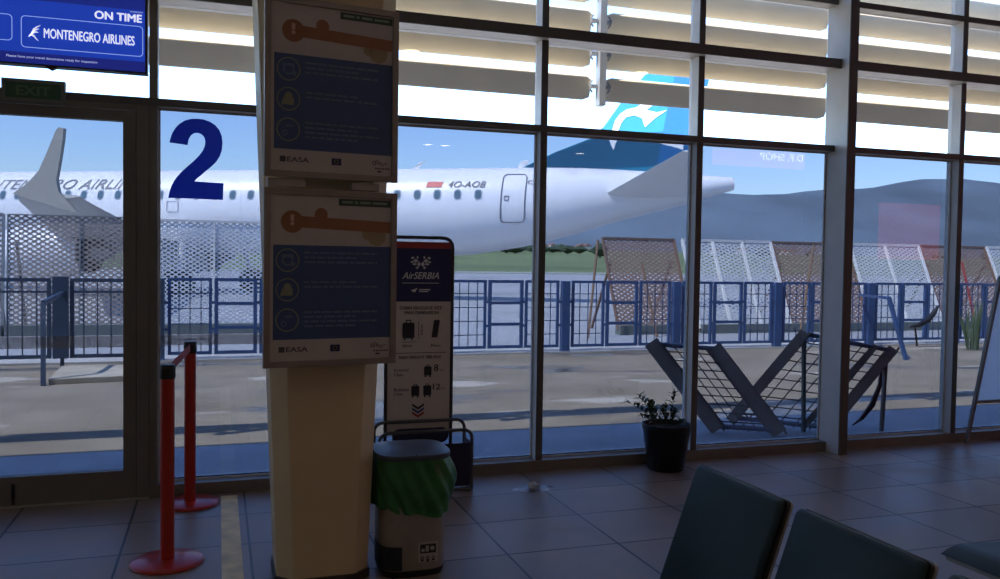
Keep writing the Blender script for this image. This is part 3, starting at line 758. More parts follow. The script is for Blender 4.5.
# dark blue corner cladding on the left side
m = MB()
for z0_, z1_ in ((0.04, 0.16),):
    r0 = [p for p in sq_ring(z0_, 0.169, 0.159)]; r1 = [p for p in sq_ring(z1_, 0.172, 0.162)]
    idx = list(range(21, 34)); k0 = len(m.v)
    m.add([r0[i] for i in idx]+[r1[i] for i in idx], [(i, i+1, len(idx)+i+1, len(idx)+i) for i in range(len(idx)-1)])
m.build('corner_guard', mat('bin_blue_black', (0.018,0.022,0.035), 0.5), bn, smooth=True)
def wob(a, z):
    t = (0.595-z)/0.23
    return 0.004+0.012*t*math.sin(5*a+9*z)*math.sin(3*a+1.3)+0.006*math.sin(17*a+40*z)*(0.3+t)+(0.045*max(0, math.cos(a+0.1))**3)*math.sin(PI*min(1, max(0, t*0.95)))
zs = [0.590-0.0165*i for i in range(17)]
def hem(z, a): return z
rs = []
for i, z in enumerate(zs):
    k = 1-0.25*max(0, (i-13)/3)
    rs.append(sq_ring(z, 0.180*(0.93+0.07*k), 0.178*(0.93+0.07*k), 3.2, 96, wob))
m = MB().rings(rs, cap=False)
for i in range(16*96, 17*96):          # uneven hem
    a = 2*PI*(i-16*96)/96
    m.v[i].z += 0.018*math.sin(2*a+0.6)+0.008*math.sin(7*a)
bl = m.build('bin_bag', mat('green_bag', (0.03,0.15,0.045), 0.3, 0, 0.3, 14), bn, smooth=True)
MB().rings([sq_ring(0.590,0.188,0.186),sq_ring(0.607,0.191,0.190),sq_ring(0.616,0.188,0.186),sq_ring(0.622,0.15,0.14),sq_ring(0.629,0.06,0.055)]).build('lid', mat('bin_lid', (0.05,0.062,0.085), 0.35), bn, smooth=True)
MB().box(0.925, 0.93, 4.02, 4.10, 0.612, 0.622).build('lid_seam', black_m, bn)
lx0, lx1, ly = 0.945, 1.044, 4.20-0.1605
stk = MB().add([(lx0,ly,0.075),(lx1,ly,0.075),(lx1,ly-0.0045,0.178),(lx0,ly-0.0045,0.178)], [(0,1,2,3)]).build('sticker', mat('sticker_white', (0.5,0.48,0.45), 0.5), bn)
m = MB(); o_ = Vector((lx0, ly-0.003, 0.0)); uz_ = Vector((0,-0.034,1)).normalized()
rect(m, o_, UX, uz_, 0.008, 0.089, 0.122, 0.168)
m.build('sticker_panel', ink, stk)
m = MB(); o2 = o_-Vector((0,0.001,0))
rect(m, o2, UX, uz_, 0.015, 0.03, 0.13, 0.146); rect(m, o2, UX, uz_, 0.036, 0.052, 0.13, 0.16); disc(m, o2+UX*0.07+uz_*0.146, UX, uz_, 0.011, 12)
m.build('sticker_icons', MATS['sticker_white'], stk)
m = MB()
for k in range(3):
    c = o_+UX*(0.02+0.028*k)+uz_*(0.098); disc(m, c, UX, uz_, 0.009, 12, 0.005); rect(m, c, UX, uz_, -0.007, 0.007, -0.016-0.004*(k == 1), -0.008)
m.build('sticker_marks', ink, stk)

# ------------------------------------------------------------------ potted plant
PC = Vector((3.262, 5.675, 0))
pt = thing('potted_plant', PC, 'black pot with a sparse leafy green plant on the floor by the window', 'plant')
MB().lathe([(0,0),(0.128,0),(0.136,0.006),(0.168,0.22),(0.183,0.315),(0.189,0.32),(0.189,0.352),(0.178,0.352),(0.170,0.31),(0,0.31)], PC, 40).build('pot', mat('black_pot', (0.006,0.006,0.008), 0.3), pt, smooth=True)
MB().lathe([(0,0.311),(0.168,0.311),(0.1,0.322),(0,0.328)], PC, 24).build('soil', mat('soil', (0.03,0.02,0.014), 0.95, 0, 0.4, 80, 0.5), pt)
leaf_m = mat('leaf_green', (0.035,0.075,0.025), 0.4, 0, 0.3, 20)
stem_m = mat('stem_green', (0.06,0.075,0.03), 0.6)
def leaf(mb, p, d, L, W):
    d = d.normalized(); sd = d.cross(UZ); sd = sd.normalized() if sd.length > 1e-3 else Vector((1,0,0)); up = sd.cross(d)
    prof = ((0.0,0.1),(0.18,0.6),(0.42,1.0),(0.68,0.8),(0.88,0.38),(1.0,0.03))
    vs = []
    for t, w_ in prof:
        c = p+d*(L*t)+up*(0.16*L*math.sin(PI*t)-0.22*L*t*t)
        vs += [c-sd*W*w_*0.5+up*0.12*W*w_, c-up*0.0006, c+sd*W*w_*0.5+up*0.12*W*w_]
    fs = []
    for i in range(len(prof)-1):
        a = 3*i; fs += [(a,a+1,a+4,a+3),(a+1,a+2,a+5,a+4)]
    n = len(vs); vs2 = [v-up*0.0008 for v in vs]
    mb.add(vs+vs2, fs+[tuple(n+i for i in reversed(f)) for f in fs])
rnd = random.Random(3)
stems = [((-0.05,0.0),(-0.255,-0.02,0.205)), ((-0.03,0.03),(-0.17,0.03,0.235)), ((-0.02,-0.04),(-0.135,-0.06,0.16)), ((0.0,-0.02),(-0.05,-0.04,0.13)), ((0.03,0.01),(0.075,-0.01,0.255)),
         ((0.02,-0.03),(0.03,-0.07,0.12)), ((0.05,0.02),(0.11,0.02,0.10)), ((-0.06,-0.03),(-0.20,-0.09,0.11)), ((0.06,-0.03),(0.12,-0.07,0.05)), ((-0.01,0.03),(-0.10,0.05,0.19)), ((-0.08,0.02),(-0.13,-0.02,0.14)), ((0.01,0.0),(-0.01,-0.01,0.15))]
for k, (b0, tip) in enumerate(stems):
    A = PC+Vector((b0[0], b0[1], 0.315)); T = PC+Vector((tip[0]*(1.3 if tip[0] < 0 else 0.75), min(tip[1], 0.06), 0.315+tip[2]*1.0))
    mid = (A+T)/2+Vector((0, 0, 0.03+0.1*tip[2])); P_ = []
    for i in range(9):
        t = i/8; P_.append(A*(1-t)**2+mid*2*t*(1-t)+T*t*t)
    MB().tube(P_, [0.0035-0.0025*i/8 for i in range(9)], 6).build('stem', stem_m, pt, smooth=True)
    m = MB()
    npair = 5 if (T-A).length > 0.2 else 4
    for i in range(npair+1):
        t = 0.35+0.62*i/npair
        p = A*(1-t)**2+mid*2*t*(1-t)+T*t*t
        dr_ = (T-A).normalized()
        for s_ in (-1, 1):
            az = rnd.uniform(0, 2*PI); sd = Vector((math.cos(az)*1.0, math.sin(az)*0.5, rnd.uniform(-0.1,0.5)))*0.9
            leaf(m, p, (dr_*0.6+sd*s_*(1 if s_ > 0 else 1)+Vector((0,0,0.25))), rnd.uniform(0.045,0.075), rnd.uniform(0.022,0.032))
    leaf(m, T, (T-A)+Vector((rnd.uniform(-.1,.1),0,0.1)), 0.055, 0.022)
    m.build('foliage', leaf_m, pt, smooth=True)

# ------------------------------------------------------------------ easel board at the right
eb = thing('easel_board', (6.75, 5.55, 0), 'white folding easel board standing by the window at right', 'board')
em = mat('easel_grey', (0.28,0.28,0.28), 0.4, 0.4)
X0, X1 = 6.385, 7.06
def EP(x, t, rear): return Vector((x, 5.80-0.285*t if rear else 5.20+0.295*t, 1.5*t))
for rear in (True, False):
    fr = MB()
    for x in (X0, X1): fr.bar(EP(x,0.0,rear), EP(x,1,rear), 0.028, 0.028, (0,1,0))
    for t in (0.255, 0.985): fr.bar(EP(X0,t,rear), EP(X1,t,rear), 0.026, 0.028, (0,0,1))
    f_ = fr.build('rear_frame' if rear else 'front_frame', em, eb)
tl = bpy.data.materials.new('white_translucent'); tl.use_nodes = True
t_ = tl.node_tree; b_ = t_.nodes['Principled BSDF']; b_.inputs['Base Color'].default_value = (0.75,0.78,0.8,1); b_.inputs['Roughness'].default_value = 0.5
tb = t_.nodes.new('ShaderNodeBsdfTranslucent'); tb.inputs[0].default_value = (0.93,0.95,0.97,1); mx_ = t_.nodes.new('ShaderNodeMixShader'); mx_.inputs[0].default_value = 0.9
t_.links.new(b_.outputs[0], mx_.inputs[1]); t_.links.new(tb.outputs[0], mx_.inputs[2]); t_.links.new(mx_.outputs[0], t_.nodes['Material Output'].inputs['Surface'])
for rear in (True, False):
    a, b, c, d = EP(X0+0.014,0.265,rear), EP(X1-0.014,0.265,rear), EP(X1-0.014,0.975,rear), EP(X0+0.014,0.975,rear)
    MB().prism([a,b,c,d], (0, 0.004, 0)).build('board', tl, eb)
MB().tube([(X0,EP(0,1,True).y,1.5),(X1,EP(0,1,True).y,1.5)], 0.012, 8).build('hinge', em, eb)

# ------------------------------------------------------------------ rows of seats
teal = mat('teal_vinyl', (0.018,0.040,0.048), 0.5, 0, 0.08, 8, spec=0.3)
shell = mat('pale_shell', (0.34,0.33,0.31), 0.4, 0.0)
shell_d = mat('dark_edge', (0.03,0.025,0.022), 0.5)
def cushion(mb, o, u, v, n, w_, h_, th, r):
    """rounded pad: o lower corner, u across, v along, n out; w_ by h_, th thick, corner radius r"""
    rs = []
    for k, (ins, e) in enumerate(((0.012,0.0),(0.0,0.012),(0.0,th-0.016),(0.004,th-0.008),(0.014,th))):
        rs.append([o+u*x+v*z+n*e for x, z in rrect_pts(ins, w_-ins, ins, h_-ins, r, 5)])
    mb.rings(rs); return mb
def bench(x_back, y_start, count, pitch, label, xf=None):
    r = thing('seat_bench', (x_back-0.25, y_start-pitch*count/2, 0), label, 'bench', 'teal waiting seats on beams')
    w_ = 0.492
    v = Vector((0.34, 0, 0.94)).normalized(); nb_ = Vector((-v.z, 0, v.x))       # up the back, out of the back
    sv = Vector((-1, 0, 0.06)).normalized(); sn = Vector((0.06, 0, 1)).normalized()
    u = Vector((0, -1, 0))
    for k in range(count):
        y = y_start-k*pitch
        zb = 0.42; L = (0.86-zb)/v.z
        o = Vector((x_back-v.x*L, y, zb))
        sh = MB(); rs = []
        for ins, e in ((0.0,-0.022),(0.0,-0.014)):
            rs.append([o+u*x+v*z+nb_*e for x, z in rrect_pts(ins, w_-ins, 0, L, 0.018)])
        s_ = sh.rings(rs).build('backrest', shell, r)
        rs = []
        for ins, e in ((0.003,-0.014),(0.003,-0.004)):
            rs.append([o+u*x+v*z+nb_*e for x, z in rrect_pts(ins, w_-ins, 0.003, L-0.003, 0.018)])
        MB().rings(rs).build('edge_band', shell_d, s_)
        cushion(MB(), o+u*0.004+v*0.004-nb_*0.004, u, v, nb_, w_-0.008, L-0.008, 0.030, 0.018).build('back_cushion', teal, s_, smooth=True)
        so_ = Vector((x_back-0.155, y, 0.405))
        s2 = MB().rings([[so_+u*x+sv*z+sn*e for x, z in rrect_pts(0, w_, 0, 0.46, 0.04)] for e in (-0.016, 0.0)]).build('seat', shell, r)
        cs = MB(); rs = []
        for t in range(13):          # waterfall front edge
            a = t/12; zz = 0.006+0.46*a
            top = 0.045*min(1, ((1-a)*0.46/0.07))**0.5 if a > 0.84 else 0.045
            c = so_+sv*zz+sn*0.0
            rs.append([c+u*0.004+sn*0.001, c+u*0.004+sn*top*0.7, c+u*0.02+sn*top, c+u*(w_/2)+sn*top*1.06, c+u*(w_-0.02)+sn*top, c+u*(w_-0.004)+sn*top*0.7, c+u*(w_-0.004)+sn*0.001])
        cs.rings(rs).build('seat_cushion', teal, s2, smooth=True)
        MB().bar(so_+u*(w_/2)+sn*-0.016-sv*-0.02, o+u*(w_/2)-nb_*0.03+v*0.12, 0.06, 0.012, (1,0,0)).build('bracket', grey_metal, r)
    y0, y1 = y_start+0.02, y_start-count*pitch+0.02
    MB().box(x_back-0.38, x_back-0.31, y1, y0, 0.32, 0.385).build('beam', grey_metal, r, bevel=0.006)
    for y in (y_start-0.55*pitch, y_start-(count-0.45)*pitch):
        MB().box(x_back-0.365, x_back-0.325, y-0.02, y+0.02, 0.03, 0.32).bar((x_back-0.62,y,0.02),(x_back-0.07,y,0.02),0.05,0.035).build('leg', grey_metal, r, bevel=0.004)
    return r
bench(1.655, 2.625, 4, 0.548, 'nearer row of teal padded seats with pale edged backrests')
bench(3.365, 2.60, 3, 0.548, 'second row of teal seats at the right edge, one front seat corner showing')

# ------------------------------------------------------------------ small thing on the floor
c = gnd(533, 489)
dsn = thing('crumpled_wrapper', (c.x, c.y, 0), 'small crumpled silvery wrapper in a splash on the floor tiles', 'litter')
m = MB(); rs = []
for i in range(7):
    t = i/6; rr = 0.035*math.sin(PI*(0.12+0.86*t))+0.003
    rs.append([(c.x+rr*math.cos(a)*(1+0.3*math.sin(3*a+i)), c.y+rr*math.sin(a)*(0.8+0.25*math.cos(2*a+2*i)), 0.004+0.045*t+0.006*math.sin(5*a+i)*t) for a in [2*PI*j/14 for j in range(14)]])
m.rings(rs).build('wrapper', mat('foil', (0.45,0.46,0.48), 0.3, 0.5, 0.3, 60), dsn)
m = MB()
for dx, dy, r_ in ((-0.09,0.02,0.05),(0.08,0.03,0.06),(0.15,0.02,0.035),(0.03,-0.05,0.05),(-0.03,0.05,0.04)):
    m.add([(c.x+dx+r_*(1+0.3*math.sin(3*a+dx*40))*math.cos(a)*1.3, c.y+dy+r_*0.7*math.sin(a)*(1+0.2*math.cos(4*a)), 0.0012) for a in [2*PI*j/18 for j in range(18)]], [tuple(range(18))])
m.build('splash', mat('chalky_splash', (0.30,0.30,0.32), 0.25, 0, 0.4, 30), dsn)

# ------------------------------------------------------------------ blue fence
FY = 13.42
blue = mat('blue_paint', (0.038,0.085,0.205), 0.45, 0, 0.15, 5)
blue_wire = mat('blue_wire', (0.03,0.06,0.14), 0.5)
fx0 = 5.685; mod = 2.17
fence = thing('blue_fence', (6.8, FY, 0), 'blue steel fence of mesh and rail panels along the apron', 'fence')
def mesh_panel(parent, xa, xb, y, z0=0.10, z1=1.25, nx=4, nz=5, mm=None):
    m = MB(); t = 0.045
    m.box(xa, xa+t, y-0.02, y+0.02, z0, z1).box(xb-t, xb, y-0.02, y+0.02, z0, z1).box(xa+t, xb-t, y-0.02, y+0.02, z1-t, z1).box(xa+t, xb-t, y-0.02, y+0.02, z0, z0+t)
    p = m.build('mesh_panel', blue, parent)
    m = MB()
    for i in range(1, nx): x = xa+(xb-xa)*i/nx; m.box(x-0.007, x+0.007, y-0.006, y+0.006, z0+t, z1-t)
    for i in range(1, nz): z = z0+(z1-z0)*i/nz; m.box(xa+t, xb-t, y-0.006, y+0.006, z-0.007, z+0.007)
    m.build('wire_grid', blue_wire, p)
for k in range(-3, 7):
    x = fx0+mod*k
    MB().box(x-0.075, x+0.075, FY-0.05, FY+0.05, -0.002, 1.24).build('post', blue, fence, bevel=0.005)
    if k < 6:
        xa = x+0.12; W_ = 0.62; g_ = (mod-0.24-3*W_)/2+0.0
        xs = [xa+i*(W_+g_) for i in range(3)]
        mesh_panel(fence, xs[0], xs[0]+W_, FY)
        a, b = xs[1], xs[1]+W_; t = 0.055
        m = MB().box(a, a+t, FY-0.02, FY+0.02, 0.1, 1.25).box(b-t, b, FY-0.02, FY+0.02, 0.1, 1.25)
        for z in (0.1, 0.48, 0.84, 1.20): m.box(a+t, b-t, FY-0.02, FY+0.02, z, z+0.05)
        m.build('rail_panel', blue, fence)
        mesh_panel(fence, xs[2], xs[2]+W_, FY)
        m = MB()
        for z in (0.46, 0.86):
            for i in range(4):
                p_ = (x+0.075, xs[0]) if i == 0 else (xs[0]+W_, xs[1]) if i == 1 else (xs[1]+W_, xs[2]) if i == 2 else (xs[2]+W_, x+mod-0.075)
                m.box(p_[0], p_[1], FY-0.015, FY+0.015, z, z+0.04)
        m.build('link_bars', blue, fence)
# nearer stretch of fence behind the glass door, with its leaning brace
gt = thing('blue_gate', (-2.4, 12.75, 0), 'dark blue gate with wide post and brace behind the glass door', 'gate')
GY = 12.73
dblue = mat('deep_blue_paint', (0.028,0.05,0.09), 0.5, 0, 0.15, 5)
MB().box(-2.12, -1.93, GY-0.05, GY+0.05, 0.16, 1.27).box(-2.03, -1.985, GY-0.02, GY+0.02, -0.002, 0.16).build('post', dblue, gt)
for xa, xb in ((-4.6,-3.42),(-3.36,-2.14),(-1.91,-0.72)):
    m = MB(); t = 0.05
    m.box(xa, xa+t, GY-0.02, GY+0.02, 0.16, 1.25).box(xb-t, xb, GY-0.02, GY+0.02, 0.16, 1.25).box(xa+t, xb-t, GY-0.02, GY+0.02, 1.20, 1.25).box(xa+t, xb-t, GY-0.02, GY+0.02, 0.16, 0.21)
    p = m.build('gate_panel', dblue, gt)
    m = MB()
    for i in range(1, 7): x = xa+(xb-xa)*i/7; m.box(x-0.008, x+0.008, GY-0.008, GY+0.008, 0.21, 1.20)
    m.box(xa+t, xb-t, GY-0.012, GY+0.012, 1.05, 1.08)
    m.build('pickets', dblue, p)
lg = Vector((-1.98, 11.25, -0.002))
MB().bar(lg, (-2.03, 11.55, 0.98), 0.05, 0.05, (0,1,0)).bar((-2.03,11.55,0.98), (-1.99, GY-0.05, 1.05), 0.05, 0.05).build('brace', dblue, gt)
# brace at the right end of the fence
br_ = thing('blue_brace', (10.9, 11.3, 0), 'bent blue brace leg in front of the fence right of the steel post', 'brace')
q0, q1, q2 = at(860,295,FY-0.05), at(889,298,11.5), gnd(906,360)
MB().bar(q0, q1, 0.05, 0.05).build('arm', blue, br_); MB().bar(q1, q2+Vector((0,0,-0.002)), 0.05, 0.06, (0,1,0)).build('leg', blue, br_)

# concrete slab by the gate
s0, s1, s2, s3 = Vector((-1.93,11.30,0)), Vector((-1.02,11.46,0)), Vector((-1.10,12.58,0)), Vector((-2.0,12.62,0))
m = MB().prism([p+Vector((0,0,-0.002)) for p in (s0,s1,s2,s3)], (0,0,0.07))
tag(m.build('concrete_slab', mat('slab_concrete', (0.40,0.36,0.28), 0.9, 0, 0.2, 4), bevel=0.01), 'low tan concrete slab on the apron below the gate', 'slab')

# ------------------------------------------------------------------ expanded metal screens beyond the fence
white_mesh = mesh_mat('galvanised_mesh', (0.50,0.51,0.51), 0.18, 0.09, 1.3)
brown_mesh = mesh_mat('rusty_mesh', (0.24,0.155,0.12), 0.16, 0.10, 1.3)
grey_mesh = mesh_mat('dull_mesh', (0.30,0.25,0.22), 0.15, 0.098, 1.0)
pale_mesh = mesh_mat('pale_mesh', (0.62,0.64,0.66), 0.14, 0.088, 0.95)
pale_frame = mat('pale_frame', (0.68,0.67,0.63), 0.5)
brown_frame = mat('brown_frame', (0.20,0.12,0.08), 0.6)
def screen(xa, xb, y, h, lean, mm, fmm, name, label, group, split=0, z0=0.10, fw=0.05):
    r = thing(name, ((xa+xb)/2, y, 0), label, 'screen', group)
    v = Vector((0, lean, h)); vn = v.normalized(); nrm = Vector((0, -vn.z, vn.y)); L = v.length
    o = Vector((xa, y, z0))
    n = max(1, split)
    me = MB().add([o, o+UX*(xb-xa), o+UX*(xb-xa)+v, o+v, o-nrm*0.004, o+UX*(xb-xa)-nrm*0.004, o+UX*(xb-xa)+v-nrm*0.004, o+v-nrm*0.004], [(0,1,2,3)])
    ob = me.build('mesh_sheet', mm, r)
    uvl = ob.data.uv_layers.new(name='UVMap')
    for li, uv in zip(ob.data.polygons[0].loop_indices, ((0,0),(xb-xa,0),(xb-xa,L),(0,L))): pass
    for lp in ob.data.polygons[0].loop_indices:
        vi = ob.data.loops[lp].vertex_index; co = ob.data.vertices[vi].co+Vector(r.location)-o
        uvl.data[lp].uv = (co.x, co.dot(vn))
    f = MB()
    for i in range(n+1):
        x = xa+(xb-xa)*i/n
        f.bar(Vector((x,y,z0))+nrm*0.01, Vector((x,y,z0))+v+nrm*0.01, fw, 0.04, (0,1,0))
    f.bar(o+v+nrm*0.01, o+v+UX*(xb-xa)+nrm*0.01, 0.05, fw).bar(o+nrm*0.01, o+UX*(xb-xa)+nrm*0.01, 0.05, fw)
    f.build('frame', fmm, r)
    MB().box(xa, xb, y-0.12, y+0.14, -0.004, 0.20).build('footing', mat('footing', (0.13,0.15,0.14), 0.9), r)
    for x in (xa+0.15, xb-0.15): MB().bar((x, y+lean*0.8, h*0.8), (x, y+lean+0.8, 0.0), 0.05, 0.05, (1,0,0)).build('rear_prop', fmm, r)
    return r
SY = 16.6
def sx(px, py): return at(px, py, SY).x
edges = [(7.70,9.60,'b'),(9.62,11.25,'w'),(11.25,12.74,'w2'),(12.76,14.28,'b2'),(14.30,15.78,'w3'),(15.78,17.25,'w4'),(17.28,19.0,'b3'),(19.02,20.6,'w5')]
W1a = sx(697,335); 
scr_ = [(sx(618,335), sx(692,335), 'brown', 'rust brown mesh screen at the left end of the row, seen over the plant', 1),
        (sx(700.5,335), sx(791,335), 'white', 'white framed pale mesh screen left of the steel post', 3),
        (sx(793,335), sx(869,335), 'brown', 'rust brown mesh screen directly behind the steel post', 1),
        (sx(873,335), sx(943,335), 'white', 'white framed pale mesh screen right of the steel post', 2),
        (sx(945,335), sx(1010,335), 'brown', 'rust brown mesh screen behind the frame left of the easel', 1),
        (sx(1013,335), sx(1085,335), 'white', 'white framed pale mesh screen at the right edge of the view', 2)]
for xa, xb, c_, lab, sp in scr_:
    wv = c_ == 'white'
    screen(xa, xb, SY, 2.02, 0.9, white_mesh if wv else brown_mesh, pale_frame if wv else brown_frame, 'mesh_screen', lab, 'mesh blast screens beyond the blue fence', sp, 0.10, 0.07 if wv else 0.045)
# poles propped in front of the brown screens
def foot(px, Y): q = at(px, 335, Y); return Vector((q.x, Y, 0.0))
PYP = SY-0.3
for k, (a, b, lab) in enumerate(((at(598,240,PYP), foot(588,PYP-0.4), 'thin tan pole propped at the left end of the brown screen'), (at(642,262,PYP), foot(657,PYP-0.4), 'thin brown pole leaning on the left brown screen'),
                            (at(814,245,PYP), foot(800,PYP-0.4), 'thin brown pole leaning on the screen left of the steel post'), (at(962,262,PYP), foot(977,PYP-0.4), 'red pole leaning on the screen left of the easel'))):
    o = MB().tube([a, b], 0.028, 8).build('prop_pole', mat('tan_wood', (0.20,0.12,0.07), 0.7) if k != 3 else mat('red_pole', (0.35,0.05,0.04), 0.5))
    tag(o, lab, 'pole', 'poles leaning on the screens')
SYL = 18.2
def sl(px, py): return at(px, py, SYL).x
screen(sl(7,335), sl(148.5,335), SYL, 2.22, 0.15, grey_mesh, grey_metal, 'mesh_screen', 'tall dull mesh screen behind the glass door', 'mesh blast screens beyond the blue fence', 2, 0.10, 0.025)
screen(sl(153,335), sl(272,335), SYL, 2.19, 0.15, pale_mesh, pale_frame, 'mesh_screen', 'tall pale mesh screen behind the numbered window', 'mesh blast screens beyond the blue fence', 2, 0.10, 0.045)
screen(sl(-130,335), sl(2.5,335), SYL, 2.22, 0.15, grey_mesh, grey_metal, 'mesh_screen', 'dull mesh screen cut off by the left edge of the view', 'mesh blast screens beyond the blue fence', 2, 0.10, 0.05)

# ------------------------------------------------------------------ folded steel frames just outside the window
plank = mat('weathered_steel', (0.31,0.255,0.22), 0.6, 0.0, 0.2, 6)
rod = mat('dark_rod', (0.16,0.15,0.15), 0.5, 0.2)
def lean_frame(name, A0, A1, B0, B1, w_, label, legs):
    A0, A1, B0, B1 = map(Vector, (A0, A1, B0, B1))
    r = thing(name, ((A0+B0)/2).to_tuple(), label, 'frame', 'leaning steel mesh frames outside the window')
    nrm = (B0-A0).cross(A1-A0).normalized()
    for a, b in ((A0,A1),(B0,B1)):
        m = MB(); sd = (B0-A0).normalized()
        m.bar(a, b, w_, 0.05, nrm); m.bar(a+sd*w_*0.42, b+sd*w_*0.42, 0.02, 0.11, nrm)
        m.build('plank', plank, r)
    if w_ < 0.12:           # second slim bar beside the outer plank
        MB().bar(B0.lerp(A0, 0.24), B1.lerp(A1, 0.2), 0.06, 0.05, nrm).build('inner_bar', plank, r)
    m = MB()
    for t in (0.04, 0.98):
        m.tube([A0.lerp(A1, t), B0.lerp(B1, t)], 0.022, 8)
    m.build('cross_rail', mat('blue_grey_rail', (0.24,0.28,0.36), 0.5), r)
    m = MB()
    for i in range(1, 10):
        t = i/10; m.tube([A0.lerp(A1, t), B0.lerp(B1, t)], 0.006, 5)
    for i in range(1, 6):
        t = i/6; m.tube([A0.lerp(B0, t)+nrm*0.008, A1.lerp(B1, t)+nrm*0.008], 0.006, 5)
    m.build('rod_grid', rod, r)
    for a, b in legs:
        MB().bar(a, b, 0.03, 0.03, (0,1,0)).build('leg', mat('dull_green_metal', (0.17,0.19,0.17), 0.5, 0.2), r)
    return r
lean_frame('leaning_frame', (4.43,6.76,0.03), at(651,342,7.15), (4.89,6.46,0.03), at(714,347,6.98), 0.14, 'steel mesh frame leaning left outside the window beside the plant',
           [])
lean_frame('leaning_frame', (4.80,7.11,0.03), at(806,332,6.60), (5.40,6.46,0.03), at(893,349,6.42), 0.10, 'steel mesh frame leaning right behind the deep steel post',
           [(at(804,338,6.60), (5.26,6.60,0.0)), (at(886,356,6.42), (6.01,6.42,0.0))])
# curved black rubber strap hanging behind the right frame
m = MB().tube([at(882,362,6.5), at(880,385,6.5), at(872,405,6.5), at(862,418,6.5), gnd(853,425)], [0.012,0.022,0.028,0.02,0.008], 8)
tag(m.build('rubber_strap', black_m, smooth=True), 'curved dark strap hanging from the right leaning frame', 'strap')

# ------------------------------------------------------------------ spiky plant and bent pipe behind the fence
gp = gnd(972, 349)
ag = thing('spiky_plant', (gp.x, gp.y, 0), 'spiky upright green plant behind the fence right of the post', 'plant')
m = MB(); rr = random.Random(9)
for k in range(16):
    az = rr.uniform(0, 2*PI); sp = rr.uniform(0.1, 0.55); hh = rr.uniform(0.6, 1.05)
    b0 = Vector((gp.x+0.1*math.cos(az), gp.y+0.1*math.sin(az), 0.0)); tp = Vector((gp.x+sp*math.cos(az), gp.y+sp*math.sin(az)*0.7, hh))
    md = b0.lerp(tp, 0.5)+Vector((0,0,0.12))
    m.tube([b0, b0.lerp(md,0.6)+Vector((0,0,.02)), md, tp], [0.018,0.026,0.02,0.003], 5)
m.build('spikes', mat('agave_green', (0.09,0.13,0.07), 0.5, 0, 0.3, 3), ag)
m = MB().tube([at(938,306,13.0), at(934,313,13.0), at(928,320,13.0), at(919,325,13.0), at(910,327,13.0)], [0.02,0.05,0.06,0.05,0.015], 8)
m.tube([at(915,326,13.0), gnd(917,346)], 0.02, 6)
tag(m.build('bent_pipe', black_m, smooth=True), 'curved black fin shape by the fence right of the steel post', 'pipe')

# ------------------------------------------------------------------ airliner
AX = Vector((-0.8668, 0.49864, 0)); NN = Vector((0.49864, 0.8668, 0)); AP = Vector((8.1307, 30.7113, 0))
OC = 1.5
def W(s, off, z): return AP+AX*s+NN*off+UZ*z
pl_ = thing('airliner', W(9, OC, 0), 'white twin engine airliner with teal tail parked beyond the fence', 'aeroplane')
FUS = [(28.3,3.0,0.05,0.05),(27.9,3.02,0.35,0.35),(27,3.08,0.70,0.68),(25.5,3.22,1.2,1.1),(23.5,3.38,1.58,1.40),(21,3.43,1.72,1.5),(12,3.43,1.72,1.5),(5,3.43,1.72,1.5),(0.6,3.43,1.72,1.5),(-0.6,3.47,1.69,1.48),(-1.8,3.56,1.60,1.42),(-3.3,3.70,1.46,1.30),(-4.6,3.87,1.27,1.15),(-5.8,4.03,1.06,0.97),(-7.2,4.18,0.82,0.76),(-8.6,4.31,0.60,0.56),(-9.35,4.40,0.44,0.42),(-10.35,4.50,0.26,0.25),(-10.5,4.50,0.20,0.19)]
def fus_at(s):
    for a, b in zip(FUS, FUS[1:]):
        if a[0] >= s >= b[0]:
            t = (a[0]-s)/(a[0]-b[0]); return [a[i]+(b[i]-a[i])*t for i in range(1, 4)]
    return FUS[-1][1:]
def skin(s, z, e=0.012):
    zc, rh, rw = fus_at(s); k = max(-0.999, min(0.999, (z-zc)/rh))
    return W(s, OC-rw*math.sqrt(1-k*k)-e, z)
rs = []
SS = sorted({a[0] for a in FUS} | {20-0.6*i for i in range(50)} , reverse=True)
for s in SS:
    zc, rh, rw = fus_at(s)
    rs.append([W(s, OC+rw*math.cos(2*PI*j/40), zc+rh*math.sin(2*PI*j/40)) for j in range(40)])
pw = mat('airliner_white', (0.80,0.80,0.80), 0.32, 0, 0.02, 0.5)
fus = MB().rings(rs).build('fuselage', pw, pl_, smooth=True)
tail_grey = mat('airliner_grey', (0.55,0.535,0.50), 0.4, 0, 0.05, 0.6)
def inplane(px, py, off):
    d = ray(px, py); B = AP+NN*off; t = ((B-CAM).dot(NN))/d.dot(NN); w_ = CAM+d*t
    return (w_-AP).dot(AX), w_.z
